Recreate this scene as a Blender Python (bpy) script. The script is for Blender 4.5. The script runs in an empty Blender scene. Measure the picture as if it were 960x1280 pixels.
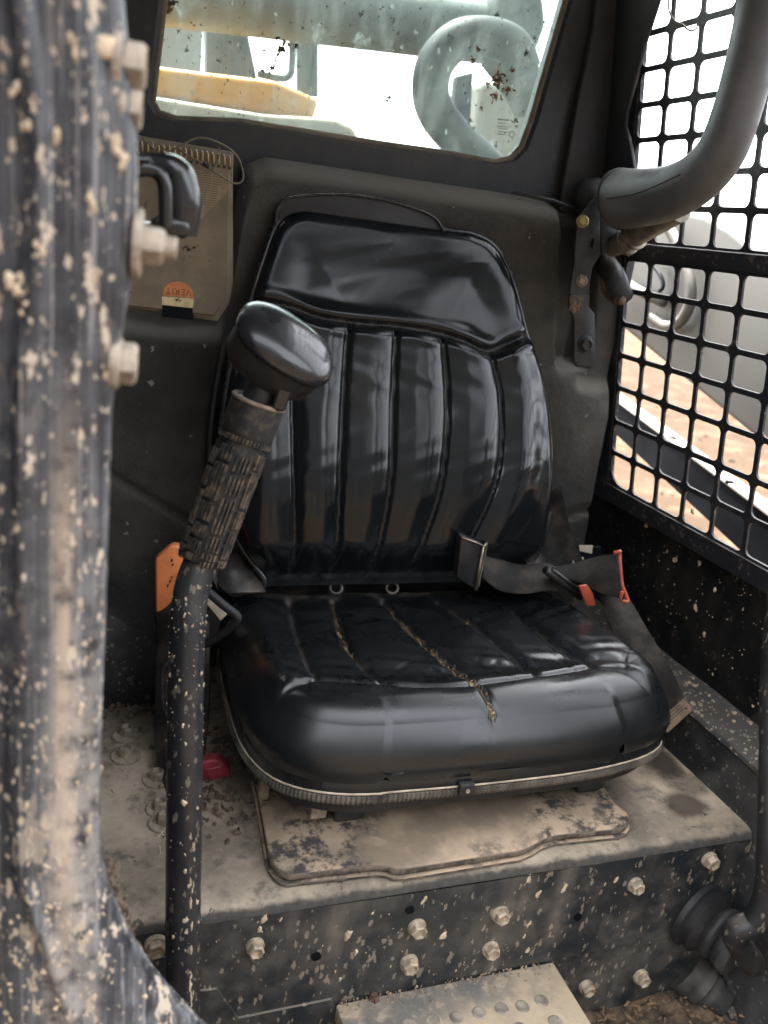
import bpy, bmesh, math, random
import numpy as np
from mathutils import Vector, Matrix

random.seed(7)
RNG = np.random.default_rng(11)
S = bpy.context.scene
COL = S.collection
rad = math.radians

# ------------------------------------------------------------------ camera
FPX = 1068.6
R = np.array([[0.93981409, 0.00799162, 0.34159276],
              [-0.31971132, -0.3321676, 0.88738343],
              [0.12055768, -0.94318652, -0.30962078]])      # world <- (right, down, forward)
CAM = np.array([0.0, 0.0, 0.64])
cam_d = bpy.data.cameras.new('camera')
cam = bpy.data.objects.new('camera', cam_d)
COL.objects.link(cam)
M = Matrix.Identity(4)
for i in range(3):
    M[i][0] = R[i][0]; M[i][1] = -R[i][1]; M[i][2] = -R[i][2]; M[i][3] = CAM[i]
cam.matrix_world = M
cam_d.sensor_fit = 'VERTICAL'; cam_d.sensor_height = 36; cam_d.sensor_width = 27
cam_d.lens = FPX / 1280 * 36
cam_d.clip_start = 0.02; cam_d.clip_end = 2000
cam_d.dof.use_dof = True; cam_d.dof.focus_distance = 0.95; cam_d.dof.aperture_fstop = 5.6
S.camera = cam

# ------------------------------------------------------------------ light
SUN_EL, SUN_AZ = rad(64), rad(-12)          # azimuth measured from +y (rear of the cab) towards +x
w = bpy.data.worlds.new('World'); S.world = w; w.use_nodes = True
nt = w.node_tree; nt.nodes.clear()
sky = nt.nodes.new('ShaderNodeTexSky'); sky.sky_type = 'NISHITA'; sky.sun_disc = False
sky.sun_elevation = SUN_EL; sky.sun_rotation = SUN_AZ
sky.air_density = 1.0; sky.dust_density = 4.0; sky.ozone_density = 1.0
bg = nt.nodes.new('ShaderNodeBackground'); bg.inputs[1].default_value = 0.15
out = nt.nodes.new('ShaderNodeOutputWorld')
hs = nt.nodes.new('ShaderNodeHueSaturation'); hs.inputs['Saturation'].default_value = .24      # a white hazy sky
nt.links.new(sky.outputs[0], hs.inputs['Color']); nt.links.new(hs.outputs[0], bg.inputs[0]); nt.links.new(bg.outputs[0], out.inputs[0])
sun_d = bpy.data.lights.new('sun', 'SUN'); sun_d.energy = 2.2; sun_d.angle = rad(0.5); sun_d.color = (1, .95, .87)
sun = bpy.data.objects.new('sun', sun_d); COL.objects.link(sun)
sd = Vector((math.sin(SUN_AZ) * math.cos(SUN_EL), math.cos(SUN_AZ) * math.cos(SUN_EL), math.sin(SUN_EL)))
sun.rotation_euler = sd.to_track_quat('Z', 'Y').to_euler()
S.view_settings.view_transform = 'Standard'; S.view_settings.look = 'None'
S.view_settings.exposure = 3.72; S.view_settings.gamma = 1.0
S.cycles.max_bounces = 8; S.cycles.diffuse_bounces = 5; S.cycles.glossy_bounces = 4
S.cycles.transparent_max_bounces = 12
S.cycles.use_denoising = True

# ------------------------------------------------------------------ helpers
AX = {'x': 0, 'y': 1, 'z': 2}
def ray(px, py):
    return R @ np.array([(px - 480) / FPX, (py - 640) / FPX, 1.0])
def at(px, py, ax, val):                 # a photo pixel measured onto a plane of the cab
    d = ray(px, py); a = AX[ax]
    return CAM + d * ((val - CAM[a]) / d[a])
def onp(px, py, P0, N):
    d = ray(px, py); P0 = np.array(P0, float)
    return CAM + d * (((P0 - CAM) @ N) / (N @ d))
def nrm(v):
    v = np.array(v, float); return v / max(np.linalg.norm(v), 1e-9)

def root(name, label, cat, loc=(0, 0, 0), group=None):
    o = bpy.data.objects.new(name, None); COL.objects.link(o); o.location = loc
    o.empty_display_size = .05
    o['label'] = label; o['category'] = cat
    if group: o['group'] = group
    return o
def wloc(o):
    v = np.zeros(3)
    while o is not None:
        v += np.array(o.location); o = o.parent
    return v
def mesh(name, V, F, mat, parent=None, smooth=False, kind=None, loc=None, auto=None):
    """one mesh object; V are world coordinates."""
    V = np.array(V, float).reshape(-1, 3)
    base = wloc(parent) if parent is not None else np.zeros(3)
    off = np.array(loc, float) if loc is not None else (base if parent is not None else np.zeros(3))
    me = bpy.data.meshes.new(name)
    me.from_pydata((V - off).tolist(), [], [list(f) for f in F])
    if smooth or auto is not None:
        me.polygons.foreach_set('use_smooth', [True] * len(me.polygons))
    me.materials.append(mat)
    me.update()
    if auto is not None:
        try: me.set_sharp_from_angle(angle=rad(auto))
        except Exception: pass
    o = bpy.data.objects.new(name, me); COL.objects.link(o)
    if parent is not None: o.parent = parent
    o.location = off - base
    if kind: o['kind'] = kind
    return o
def tag(o, label, cat, group=None):
    o['label'] = label; o['category'] = cat
    if group: o['group'] = group
    return o

class MB:                                # collects vertices and faces
    def __init__(s): s.V = []; s.F = []
    def add(s, V, F):
        n = len(s.V); s.V.extend([tuple(map(float, v)) for v in V]); s.F.extend([tuple(i + n for i in f) for f in F]); return s
    def build(s, name, mat, parent=None, **k): return mesh(name, s.V, s.F, mat, parent, **k)

def frame(d, up=(0, 0, 1)):
    d = nrm(d); up = np.array(up, float)
    if abs(d @ up) > .95: up = np.array([0, 1., 0])
    a = nrm(np.cross(up, d)); b = np.cross(d, a); return a, b
def catmull(P, n=8, closed=False):
    P = [np.array(p, float) for p in P]; L = len(P); o = []
    rng = range(L if closed else L - 1)
    for i in rng:
        if closed: p0, p1, p2, p3 = P[(i - 1) % L], P[i], P[(i + 1) % L], P[(i + 2) % L]
        else: p0, p1, p2, p3 = P[max(i - 1, 0)], P[i], P[i + 1], P[min(i + 2, L - 1)]
        for k in range(n):
            t = k / n
            o.append(.5 * ((2 * p1) + (-p0 + p2) * t + (2 * p0 - 5 * p1 + 4 * p2 - p3) * t * t + (-p0 + 3 * p1 - 3 * p2 + p3) * t ** 3))
    if not closed: o.append(P[-1])
    return np.array(o)
def tube(path, r, n=14, closed=False, caps=True, sq=None):
    """swept tube; r a number or one per path point."""
    path = [np.array(p, float) for p in path]; L = len(path)
    rr = [r] * L if np.isscalar(r) else list(r)
    V = []; F = []; a = None
    for i, p in enumerate(path):
        if closed: d = path[(i + 1) % L] - path[(i - 1) % L]
        else: d = path[min(i + 1, L - 1)] - path[max(i - 1, 0)]
        d = nrm(d)
        if a is None: a, b = frame(d)
        else:
            a = nrm(a - d * (a @ d)); b = np.cross(d, a)
        for k in range(n):
            t = 2 * math.pi * k / n
            V.append(p + rr[i] * (math.cos(t) * a + math.sin(t) * b))
    for i in range(L if closed else L - 1):
        j = (i + 1) % L
        for k in range(n):
            k2 = (k + 1) % n
            F.append((i * n + k, i * n + k2, j * n + k2, j * n + k))
    if caps and not closed:
        F.append(tuple(range(n - 1, -1, -1))); F.append(tuple((L - 1) * n + k for k in range(n)))
    return V, F
def bevel_box(c, size, b=.003, rot=None, seg=2):
    bm = bmesh.new(); bmesh.ops.create_cube(bm, size=1)
    for v in bm.verts: v.co = Vector((v.co.x * size[0], v.co.y * size[1], v.co.z * size[2]))
    if b: bmesh.ops.bevel(bm, geom=bm.edges[:], offset=b, segments=seg, affect='EDGES', profile=.5)
    if rot is not None: bmesh.ops.transform(bm, matrix=rot.to_4x4() if len(rot) == 3 else rot, verts=bm.verts)
    V = [np.array(v.co) + np.array(c) for v in bm.verts]
    bm.verts.index_update(); F = [[v.index for v in f.verts] for f in bm.faces]
    bm.free(); return V, F
def basis(x, y, z):                      # rotation whose columns are the three axes
    m = Matrix.Identity(3)
    for i in range(3): m[i][0] = x[i]; m[i][1] = y[i]; m[i][2] = z[i]
    return m
def slab(poly, thick, b=0.0, seg=2):
    """poly: list of 3-D points of a flat face; extruded by vector thick; edges bevelled by b."""
    bm = bmesh.new()
    vs = [bm.verts.new(tuple(p)) for p in poly]
    f = bm.faces.new(vs)
    r = bmesh.ops.extrude_face_region(bm, geom=[f])
    nv = [g for g in r['geom'] if isinstance(g, bmesh.types.BMVert)]
    bmesh.ops.translate(bm, verts=nv, vec=Vector(tuple(thick)))
    bmesh.ops.recalc_face_normals(bm, faces=bm.faces[:])
    if b:
        bmesh.ops.bevel(bm, geom=bm.edges[:], offset=b, segments=seg, affect='EDGES', profile=.5, clamp_overlap=True)
    bm.verts.index_update()
    V = [np.array(v.co) for v in bm.verts]; F = [[v.index for v in f.verts] for f in bm.faces]
    bm.free(); return V, F
def lathe(c, axis, prof, n=20, up=(0, 0, 1)):
    """prof: (radius, distance along axis)"""
    d = nrm(axis); a, b = frame(d, up); V = []; F = []
    for (r, h) in prof:
        for k in range(n):
            t = 2 * math.pi * k / n
            V.append(np.array(c) + d * h + max(r, 1e-5) * (math.cos(t) * a + math.sin(t) * b))
    for i in range(len(prof) - 1):
        for k in range(n):
            k2 = (k + 1) % n
            F.append((i * n + k, i * n + k2, (i + 1) * n + k2, (i + 1) * n + k))
    F.append(tuple(range(n - 1, -1, -1))); F.append(tuple((len(prof) - 1) * n + k for k in range(n)))
    return V, F
def grid_faces(nr, nc, flip=False):
    F = []
    for i in range(nr - 1):
        for j in range(nc - 1):
            q = (i * nc + j, i * nc + j + 1, (i + 1) * nc + j + 1, (i + 1) * nc + j)
            F.append(q[::-1] if flip else q)
    return F
def ribbon(L, Rr, th=.0016, n=8):
    """strap between two edge polylines."""
    L = catmull(L, n); Rr = catmull(Rr, n); V = []; F = []; m = len(L)
    for i in range(m):
        t = L[min(i + 1, m - 1)] - L[max(i - 1, 0)]
        nn = nrm(np.cross(t, Rr[i] - L[i])) * th / 2
        V += [L[i] + nn, Rr[i] + nn, Rr[i] - nn, L[i] - nn]
    for i in range(m - 1):
        for k in range(4):
            k2 = (k + 1) % 4
            F.append((i * 4 + k, (i + 1) * 4 + k, (i + 1) * 4 + k2, i * 4 + k2))
    F.append((0, 1, 2, 3)); F.append(tuple((m - 1) * 4 + k for k in (3, 2, 1, 0)))
    return V, F
def segdist(P, poly, closed=True):
    """distance from points P (n,2) to a polyline (m,2)"""
    A = np.array(poly, float); B = np.roll(A, -1, 0) if closed else A[1:]
    if not closed: A = A[:-1]
    D = np.full(len(P), 1e9)
    for a, b in zip(A, B):
        ab = b - a; L = max(ab @ ab, 1e-12)
        t = np.clip(((P - a) @ ab) / L, 0, 1)
        D = np.minimum(D, np.linalg.norm(P - (a + t[:, None] * ab), axis=1))
    return D
def sstep(x, a, b):
    t = np.clip((x - a) / (b - a), 0, 1); return t * t * (3 - 2 * t)
def blob(mb, p, n, r, h, stretch=1.0, sdir=None, k=8):
    """a small splash of dried mud: a flat uneven dome on a surface with normal n"""
    n = nrm(n); a, b = frame(n, (0, 0, 1))
    if sdir is not None:
        sd_ = np.array(sdir, float); a2 = sd_ - n * (sd_ @ n)
        if np.linalg.norm(a2) > 1e-6: a = nrm(a2); b = np.cross(n, a)
    V = []; r1 = [r * random.uniform(.45, 1.3) for _ in range(k)]
    for q, hh in ((1.0, -.0006), (.62, h * .8)):
        for i in range(k):
            t = 2 * math.pi * i / k
            V.append(np.array(p) + q * r1[i] * (math.cos(t) * a * stretch + math.sin(t) * b) + n * hh)
    V.append(np.array(p) + n * h)
    F = []
    for i in range(k):
        j = (i + 1) % k
        F.append((i, j, k + j, k + i)); F.append((k + i, k + j, 2 * k))
    mb.add(V, F)

# ------------------------------------------------------------------ materials
class MT:
    def __init__(s, name):
        s.m = bpy.data.materials.new(name); s.m.use_nodes = True
        s.t = s.m.node_tree; s.N = s.t.nodes; s.b = s.N['Principled BSDF']; s.o = s.N['Material Output']
        s.tc = s.N.new('ShaderNodeTexCoord').outputs['Object']
    def lk(s, v, inp):
        if isinstance(v, (int, float)): inp.default_value = v
        elif isinstance(v, (tuple, list)):
            inp.default_value = (*v, 1.0) if (len(v) == 3 and len(inp.default_value) == 4) else v
        else: s.t.links.new(v, inp)
    def new(s, t, **k):
        n = s.N.new(t)
        for a, v in k.items(): setattr(n, a, v)
        return n
    def noise(s, scale, detail=4, rough=.55, vec=None, dist=0.0):
        n = s.new('ShaderNodeTexNoise'); s.lk(vec if vec is not None else s.tc, n.inputs['Vector'])
        n.inputs['Scale'].default_value = scale; n.inputs['Detail'].default_value = detail
        n.inputs['Roughness'].default_value = rough; n.inputs['Distortion'].default_value = dist
        return n.outputs['Fac']
    def noisec(s, scale, detail=2, vec=None):
        n = s.new('ShaderNodeTexNoise'); s.lk(vec if vec is not None else s.tc, n.inputs['Vector'])
        n.inputs['Scale'].default_value = scale; n.inputs['Detail'].default_value = detail
        return n.outputs['Color']
    def math(s, op, a, b=0.0, c=None):
        n = s.new('ShaderNodeMath', operation=op); s.lk(a, n.inputs[0]); s.lk(b, n.inputs[1])
        if c is not None: s.lk(c, n.inputs[2])
        return n.outputs[0]
    def vm(s, op, a, b):
        n = s.new('ShaderNodeVectorMath', operation=op); s.lk(a, n.inputs[0]); s.lk(b, n.inputs[1]); return n.outputs[0]
    def scale(s, v, xyz):
        n = s.new('ShaderNodeMapping'); s.lk(v, n.inputs['Vector']); n.inputs['Scale'].default_value = xyz; return n.outputs[0]
    def ramp(s, f, a, b, lo=0.0, hi=1.0):
        n = s.new('ShaderNodeMapRange', interpolation_type='SMOOTHSTEP'); s.lk(f, n.inputs[0])
        for i, v in zip((1, 2, 3, 4), (a, b, lo, hi)): s.lk(v, n.inputs[i])
        return n.outputs[0]
    def mix(s, f, a, b):
        n = s.new('ShaderNodeMix', data_type='RGBA'); s.lk(f, n.inputs[0]); s.lk(a, n.inputs[6]); s.lk(b, n.inputs[7])
        return n.outputs[2]
    def sep(s, v=None):
        n = s.new('ShaderNodeSeparateXYZ'); s.lk(v if v is not None else s.tc, n.inputs[0]); return n.outputs
    def nz(s):
        g = s.new('ShaderNodeNewGeometry'); return s.sep(g.outputs['Normal'])[2]
    def splat(s, scale, density=.6, power=4.0, warp=.35, stretch=(1, 1, 1), seed=0.0, soft=.06):
        """mask of irregular dried splashes: random round cells, warped"""
        v = s.vm('ADD', s.tc, (seed, seed * .7, -seed))
        v = s.scale(v, stretch)
        wv = s.vm('SUBTRACT', s.noisec(scale * 2.2, 3, v), (.5, .5, .5))
        wv = s.vm('SCALE', wv, (0, 0, 0)) if False else s.vm('MULTIPLY', wv, (warp / scale * 2,) * 3)
        v = s.vm('ADD', v, wv)
        n = s.new('ShaderNodeTexVoronoi'); s.lk(v, n.inputs['Vector']); n.inputs['Scale'].default_value = scale
        rnd = s.sep(n.outputs['Color'])[0]
        size = s.math('MULTIPLY', s.math('POWER', rnd, power), density)
        return s.ramp(s.math('SUBTRACT', size, n.outputs['Distance']), 0.0, soft)
    def bump(s, h, strength=.3, dist=.002):
        n = s.new('ShaderNodeBump'); s.lk(h, n.inputs['Height']); n.inputs['Strength'].default_value = strength
        n.inputs['Distance'].default_value = dist; s.t.links.new(n.outputs[0], s.b.inputs['Normal']); return n
    def set(s, col=None, rough=None, metal=None, spec=None, coat=None):
        if col is not None: s.lk(col, s.b.inputs['Base Color'])
        if rough is not None: s.lk(rough, s.b.inputs['Roughness'])
        if metal is not None: s.lk(metal, s.b.inputs['Metallic'])
        if spec is not None: s.lk(spec, s.b.inputs['Specular IOR Level'])
        if coat is not None: s.lk(coat, s.b.inputs['Coat Weight'])
        return s.m

def simple(name, col, rough=.6, metal=0.0, var=.25, scale=60, bump=.1, dust=0.0, dustcol=(.30, .24, .17)):
    s = MT(name); n = s.noise(scale, 5)
    c = s.mix(s.ramp(n, .3, .7), tuple(x * (1 - var) for x in col), tuple(min(1, x * (1 + var)) for x in col))
    if dust:
        up = s.ramp(s.nz(), -.1, .9)
        dm = s.math('MULTIPLY', s.math('ADD', s.math('MULTIPLY', up, .8), .25), s.ramp(s.noise(scale * .4, 6), .35, .65))
        c = s.mix(s.math('MULTIPLY', dm, dust), c, dustcol)
    s.set(c, s.ramp(n, .2, .8, max(rough - .1, .05), min(rough + .12, 1)), metal)
    if bump: s.bump(s.noise(scale * 4, 4), bump, .001)
    return s.m

MUD = (.42, .33, .23); MUD2 = (.50, .42, .32)
def painted(name, base=(.014, .017, .022), rough=.42, specks=1.0, film=.3, big=0.0, stretch=(1, 1, .45), dusttop=0.8, filmcol=(.20, .17, .135)):
    """dark machine paint with a dust film and dried mud splashes"""
    s = MT(name)
    n1 = s.noise(7, 7, .62); n2 = s.noise(38, 6, .6)
    fl = s.math('MULTIPLY', s.ramp(s.math('ADD', s.math('MULTIPLY', n1, .6), s.math('MULTIPLY', n2, .4)), .40, .68), film)
    st = s.noise(22, 5, .6, s.scale(s.tc, (1, 1, .12)))
    fl = s.math('ADD', fl, s.math('MULTIPLY', s.ramp(st, .5, .75), film * .6))
    up = s.ramp(s.nz(), .25, .85)
    fl = s.math('MINIMUM', s.math('MAXIMUM', fl, s.math('MULTIPLY', up, dusttop)), 1.0)
    c = s.mix(fl, base, filmcol)
    sp = s.math('MAXIMUM', s.splat(190, .55, 4.0, .5, stretch), s.splat(85, .46, 6.5, .7, stretch, 3.1))
    if big: sp = s.math('MAXIMUM', sp, s.splat(60, .50 * big, 4.2, 1.0, stretch, 7.7))
    sp = s.math('MULTIPLY', sp, specks)
    mc = s.mix(s.noise(90, 4), MUD, MUD2)
    c = s.mix(s.math('MULTIPLY', sp, .70), c, mc)
    rg = s.math('MAXIMUM', s.ramp(fl, 0, .7, rough, .85), s.math('MULTIPLY', sp, .9))
    s.set(c, rg)
    s.bump(s.math('ADD', s.math('MULTIPLY', sp, 1.0), s.math('MULTIPLY', n2, .35)), .35, .0015)
    return s.m

def make_materials():
    m = {}
    # seat vinyl
    for key_, r0_, r1_, sp_ in (('vinyl', .11, .20, .36), ('vinyl_seat', .22, .34, .62)):
        s = MT('black_vinyl' if key_ == 'vinyl' else 'black_vinyl_seat')
        grain = s.new('ShaderNodeTexVoronoi'); s.lk(s.tc, grain.inputs['Vector']); grain.inputs['Scale'].default_value = 900
        n = s.noise(9, 6); n3 = s.noise(70, 5)
        dustm = s.math('MULTIPLY', s.ramp(s.noise(5, 8, .65), .50, .78), .10)
        c = s.mix(dustm, s.mix(n3, (.0045, .0058, .0068), (.008, .0095, .0105)), (.10, .085, .07))
        at_ = s.new('ShaderNodeAttribute', attribute_name='seam_dust')
        sdm = s.math('MULTIPLY', at_.outputs['Fac'], s.ramp(s.noise(60, 6, .65), .38, .62))
        c = s.mix(s.math('MULTIPLY', sdm, .55), c, (.17, .145, .115))
        sc = s.math('MULTIPLY', s.ramp(s.noise(42, 8, .7, s.scale(s.tc, (1, .35, 1))), .62, .76), .05)
        c = s.mix(sc, c, (.20, .19, .17))
        rgh = s.math('ADD', s.ramp(n, .3, .7, r0_, r1_), s.math('MULTIPLY', s.ramp(s.noise(14, 7, .65), .45, .7), .08))
        s.set(c, s.math('MINIMUM', s.math('ADD', rgh, s.math('MULTIPLY', sdm, .5)), 1.0), 0, sp_, 0)
        s.b.inputs['Coat Roughness'].default_value = .22
        s.bump(s.math('ADD', s.math('MULTIPLY', grain.outputs['Distance'], .5), s.math('MULTIPLY', s.noise(26, 3), .45)), .06, .0006)
        m[key_] = s.m
    s = MT('worn_vinyl')
    n = s.noise(30, 7, .65)
    s.set(s.mix(s.ramp(n, .38, .75), (.022, .021, .020), (.105, .09, .075)), .42); s.bump(s.noise(300, 3), .2, .0008)
    m['vinyl_dusty'] = s.m
    m['piping'] = simple('piping', (.02, .02, .022), .24, 0, .3, 60, .03)
    m['trim'] = simple('ribbed_trim', (.085, .073, .059), .8, 0, .6, 35, .2)
    m['trim_edge'] = simple('trim_edge', (.42, .35, .26), .7, 0, .4, 40, .1)
    s = MT('torn_foam'); n = s.noise(250, 5)
    s.set(s.mix(s.ramp(n, .3, .7), (.05, .032, .018), (.50, .34, .165)), .95); s.bump(n, .9, .003); m['foam'] = s.m
    # liner felt
    s = MT('liner_felt')
    n = s.noise(5, 7, .6); fz = s.noise(700, 2)
    up = s.ramp(s.nz(), .05, .8)
    d = s.math('MULTIPLY', s.ramp(n, .38, .66), .45)
    d = s.math('MAXIMUM', d, s.math('MULTIPLY', up, .95))
    c = s.mix(d, s.mix(fz, (.024, .0228, .0215), (.052, .0495, .046)), (.145, .135, .115))
    lint = s.splat(75, .28, 12, .6, (1, 1, 1), 1.3)
    c = s.mix(s.math('MULTIPLY', lint, .55), c, (.35, .33, .29))
    s.set(c, .95, 0, .08); s.bump(s.math('ADD', fz, s.math('MULTIPLY', s.noise(90, 5), 1.2)), .6, .0022); m['liner'] = s.m
    m['frame_dark'] = painted('cab_frame_paint', (.014, .017, .02), .55, .03, .22, 0, (1, 1, 1), .55, (.10, .09, .07))
    m['seal'] = simple('window_seal', (.10, .085, .06), .75, 0, .5, 30, .15, .6)
    # platform
    s = MT('dusty_platform')
    n1 = s.noise(5, 8, .62); n2 = s.noise(26, 8, .65); n3 = s.noise(120, 5)
    c = s.mix(s.ramp(n1, .36, .64), (.165, .135, .102), (.42, .345, .255))
    c = s.mix(s.math('MULTIPLY', s.ramp(n2, .50, .66), .75), c, (.085, .074, .062))
    c = s.mix(s.math('MULTIPLY', s.ramp(n3, .55, .75), .35), c, (.40, .34, .26))
    c = s.mix(s.math('MULTIPLY', s.splat(60, .45, 7, .7, (1, 1, 1), 4.4), .8), c, (.06, .05, .042))
    X, Y, Z = s.sep()
    for (cx, cy, rx, ry, st) in STAINS:
        dx = s.math('DIVIDE', s.math('SUBTRACT', X, cx), rx); dy = s.math('DIVIDE', s.math('SUBTRACT', Y, cy), ry)
        dd = s.math('SQRT', s.math('ADD', s.math('MULTIPLY', dx, dx), s.math('MULTIPLY', dy, dy)))
        dd = s.math('ADD', dd, s.math('MULTIPLY', s.math('SUBTRACT', n2, .5), .9))
        c = s.mix(s.math('MULTIPLY', s.ramp(dd, .55, 1.05, 1, 0), st), c, (.045, .036, .028))
    edge = s.ramp(s.math('ADD', s.nz(), s.math('MULTIPLY', s.math('SUBTRACT', n2, .5), 1.2)), .55, .98)
    c = s.mix(edge, s.mix(n3, (.022, .024, .026), (.10, .088, .072)), c)
    s.set(c, .92, 0, .25); s.bump(s.math('ADD', n2, s.math('MULTIPLY', n3, .5)), .35, .0018); m['platform'] = s.m
    # access cover: worn dark paint under tan dust
    s = MT('dusty_cover')
    n1 = s.noise(7, 8, .6); n2 = s.noise(45, 8, .68)
    c = s.mix(s.ramp(n1, .40, .6), (.22, .17, .12), (.46, .345, .235))
    X, Y, Z = s.sep(); zone = s.ramp(s.math('ADD', s.math('ABSOLUTE', s.math('SUBTRACT', X, .0)), s.math('MULTIPLY', s.math('SUBTRACT', n1, .5), .12)), .07, .12)
    worn = s.math('MULTIPLY', s.ramp(n2, .44, .58), s.math('MAXIMUM', s.math('MULTIPLY', zone, s.ramp(s.noise(14, 4), .36, .52)), s.math('MULTIPLY', s.ramp(s.noise(9, 4), .52, .66), .7)))
    c = s.mix(s.math('MULTIPLY', worn, .92), c, (.035, .036, .038))
    side = s.ramp(s.nz(), .3, .8)
    c = s.mix(side, s.mix(s.ramp(n2, .4, .6), (.055, .048, .04), (.16, .13, .10)), c)
    s.set(c, .9, 0, .25); s.bump(s.math('ADD', n2, s.noise(160, 4)), .45, .0018); m['cover'] = s.m
    m['front_panel'] = painted('muddy_front_panel', (.012, .0165, .020), .45, .5, .46, .30, (1, 1, .5), .75, (.19, .16, .125))
    m['side_panel'] = painted('speckled_side_panel', (.005, .006, .007), .5, .10, .10, 0, (1, .7, .7), .5)
    m['ledge'] = painted('muddy_ledge', (.02, .022, .024), .6, .9, .75, .6, (1, 1, 1), .45, (.16, .14, .115))
    m['ledge_side'] = painted('ledge_side', (.012, .014, .016), .55, .30, .5, .0, (1, 1, 1), .3, (.10, .09, .08))
    m['mesh'] = painted('screen_paint', (.016, .019, .025), .45, .25, .12, 0, (1, 1, 1), .4, (.16, .14, .12))
    s = MT('muddy_post_paint'); X, Y, Z = s.sep()
    st = s.noise(110, 4, .55, s.scale(s.tc, (1, 1, .03))); st2 = s.noise(60, 6, .65, s.scale(s.tc, (1, 1, .09))); n2 = s.noise(70, 6, .65)
    low = s.ramp(Z, .25, .95, 1, .55)
    fl = s.math('MULTIPLY', s.ramp(s.math('ADD', s.math('MULTIPLY', st, .55), s.math('MULTIPLY', n2, .45)), .36, .66), low)
    c = s.mix(s.math('MULTIPLY', fl, .52), (.018, .020, .026), (.24, .24, .245))
    hair = s.noise(420, 3, .5, s.scale(s.tc, (1, .4, .008)))
    c = s.mix(s.math('MULTIPLY', s.ramp(hair, .56, .68), .55), c, (.30, .285, .28))
    c = s.mix(s.math('MULTIPLY', s.ramp(hair, .44, .34), .6), c, (.014, .016, .021))
    wid = s.math('ABSOLUTE', s.math('ADD', s.math('SUBTRACT', X, .001), s.math('MULTIPLY', s.math('SUBTRACT', st2, .5), .012)))
    lowz = s.math('MULTIPLY', s.ramp(wid, .011, .019, 1, 0), s.ramp(Z, .45, .72, 1, 0))
    c = s.mix(s.math('MULTIPLY', s.math('MULTIPLY', lowz, s.ramp(n2, .32, .6)), .75), c, (.31, .285, .255))
    wob = s.math('MULTIPLY', s.math('SUBTRACT', st2, .5), .022)
    tx = s.math('ABSOLUTE', s.math('ADD', s.math('ADD', X, .004), wob))
    tan = s.math('MULTIPLY', s.ramp(tx, .001, .0090, 1, 0), s.math('MULTIPLY', s.ramp(Z, .34, .48), s.ramp(Z, .62, .78, 1, 0)))
    c = s.mix(s.math('MULTIPLY', s.math('MULTIPLY', tan, s.ramp(n2, .3, .55)), .85), c, (.40, .32, .245))
    sp = s.math('MAXIMUM', s.splat(300, .52, 3.6, .7, (1, 1, .5)), s.splat(150, .52, 4.2, .9, (1, 1, .42), 3.1))
    sp = s.math('MAXIMUM', sp, s.math('MULTIPLY', s.splat(75, .62, 3.0, 1.2, (1, 1, .38), 7.7), s.ramp(Z, .30, .62, 1, .10)))
    c = s.mix(s.math('MULTIPLY', sp, .9), c, s.mix(s.noise(120, 4), MUD, (.55, .48, .39)))
    s.set(c, s.math('MAXIMUM', s.ramp(fl, 0, .6, .34, .7), s.math('MULTIPLY', sp, .9)))
    s.bump(s.math('ADD', s.math('MULTIPLY', sp, 1.0), s.math('MULTIPLY', n2, .12)), .3, .0008); m['post'] = s.m
    m['lever_paint'] = painted('lever_paint', (.013, .014, .017), .36, .35, .15, .0, (1, 1, .5), .3)
    m['rod_paint'] = painted('right_rod_paint', (.008, .009, .011), .5, .35, .1, 0, (1, 1, .6), .3)
    m['mud'] = simple('dried_mud', (.46, .36, .25), .95, 0, .3, 120, .4)
    m['bolt'] = simple('dusty_zinc', (.36, .295, .21), .6, .2, .35, 90, .08)
    m['bolt_post'] = simple('mud_washed_bolt', (.31, .26, .20), .7, .15, .35, 90, .1)
    m['bolt_old'] = simple('dusty_old_bolt', (.26, .215, .16), .8, .1, .4, 90, .3)
    m['bolt_yellow'] = simple('yellow_zinc', (.40, .34, .16), .5, .5, .3, 90, .1)
    m['rubber'] = simple('black_rubber', (.012, .0122, .013), .6, 0, .3, 60, .15, .25, (.10, .09, .075))
    m['rubber_grey'] = simple('dusty_rubber', (.03, .029, .027), .7, 0, .3, 60, .2, .5, (.13, .115, .095))
    s = MT('grip_rubber'); n = s.noise(150, 5)
    s.set(s.mix(s.ramp(n, .45, .7), (.012, .012, .012), (.055, .045, .032)), .62); m['grip'] = s.m
    s = MT('grip_ribs'); n = s.noise(120, 5)
    s.set(s.mix(s.ramp(n, .40, .7), (.018, .016, .014), (.13, .095, .06)), .75); m['ribs'] = s.m
    s = MT('knob_plastic'); n = s.noise(40, 6)
    s.set((.012, .012, .0135), s.ramp(n, .3, .7, .2, .33), 0, .5, .2); s.bump(s.noise(500, 3), .03, .0005); m['knob'] = s.m
    m['knob_base'] = simple('knob_base', (.014, .014, .015), .5, 0, .3, 80, .08, .2)
    m['pad'] = simple('bar_padding', (.085, .088, .094), .55, 0, .15, 25, .12, 1.0, (.30, .30, .28))
    m['bracket'] = simple('bracket_steel', (.028, .032, .036), .55, .3, .45, 40, .2, .4, (.16, .14, .11))
    m['rust'] = simple('rusty_steel', (.13, .085, .05), .8, .1, .5, 50, .3)
    m['steel'] = simple('bare_steel', (.25, .22, .18), .5, .6, .4, 60, .15, .4)
    m['webbing'] = MT('belt_webbing').m
    s = MT('webbing'); X, Y, Z = s.sep(); n = s.noise(25, 7, .65)
    wv = s.new('ShaderNodeTexWave', wave_type='BANDS', bands_direction='DIAGONAL'); s.lk(s.tc, wv.inputs[0]); wv.inputs['Scale'].default_value = 260
    c = s.mix(s.ramp(n, .40, .75), (.022, .0205, .019), (.075, .062, .05))
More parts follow.
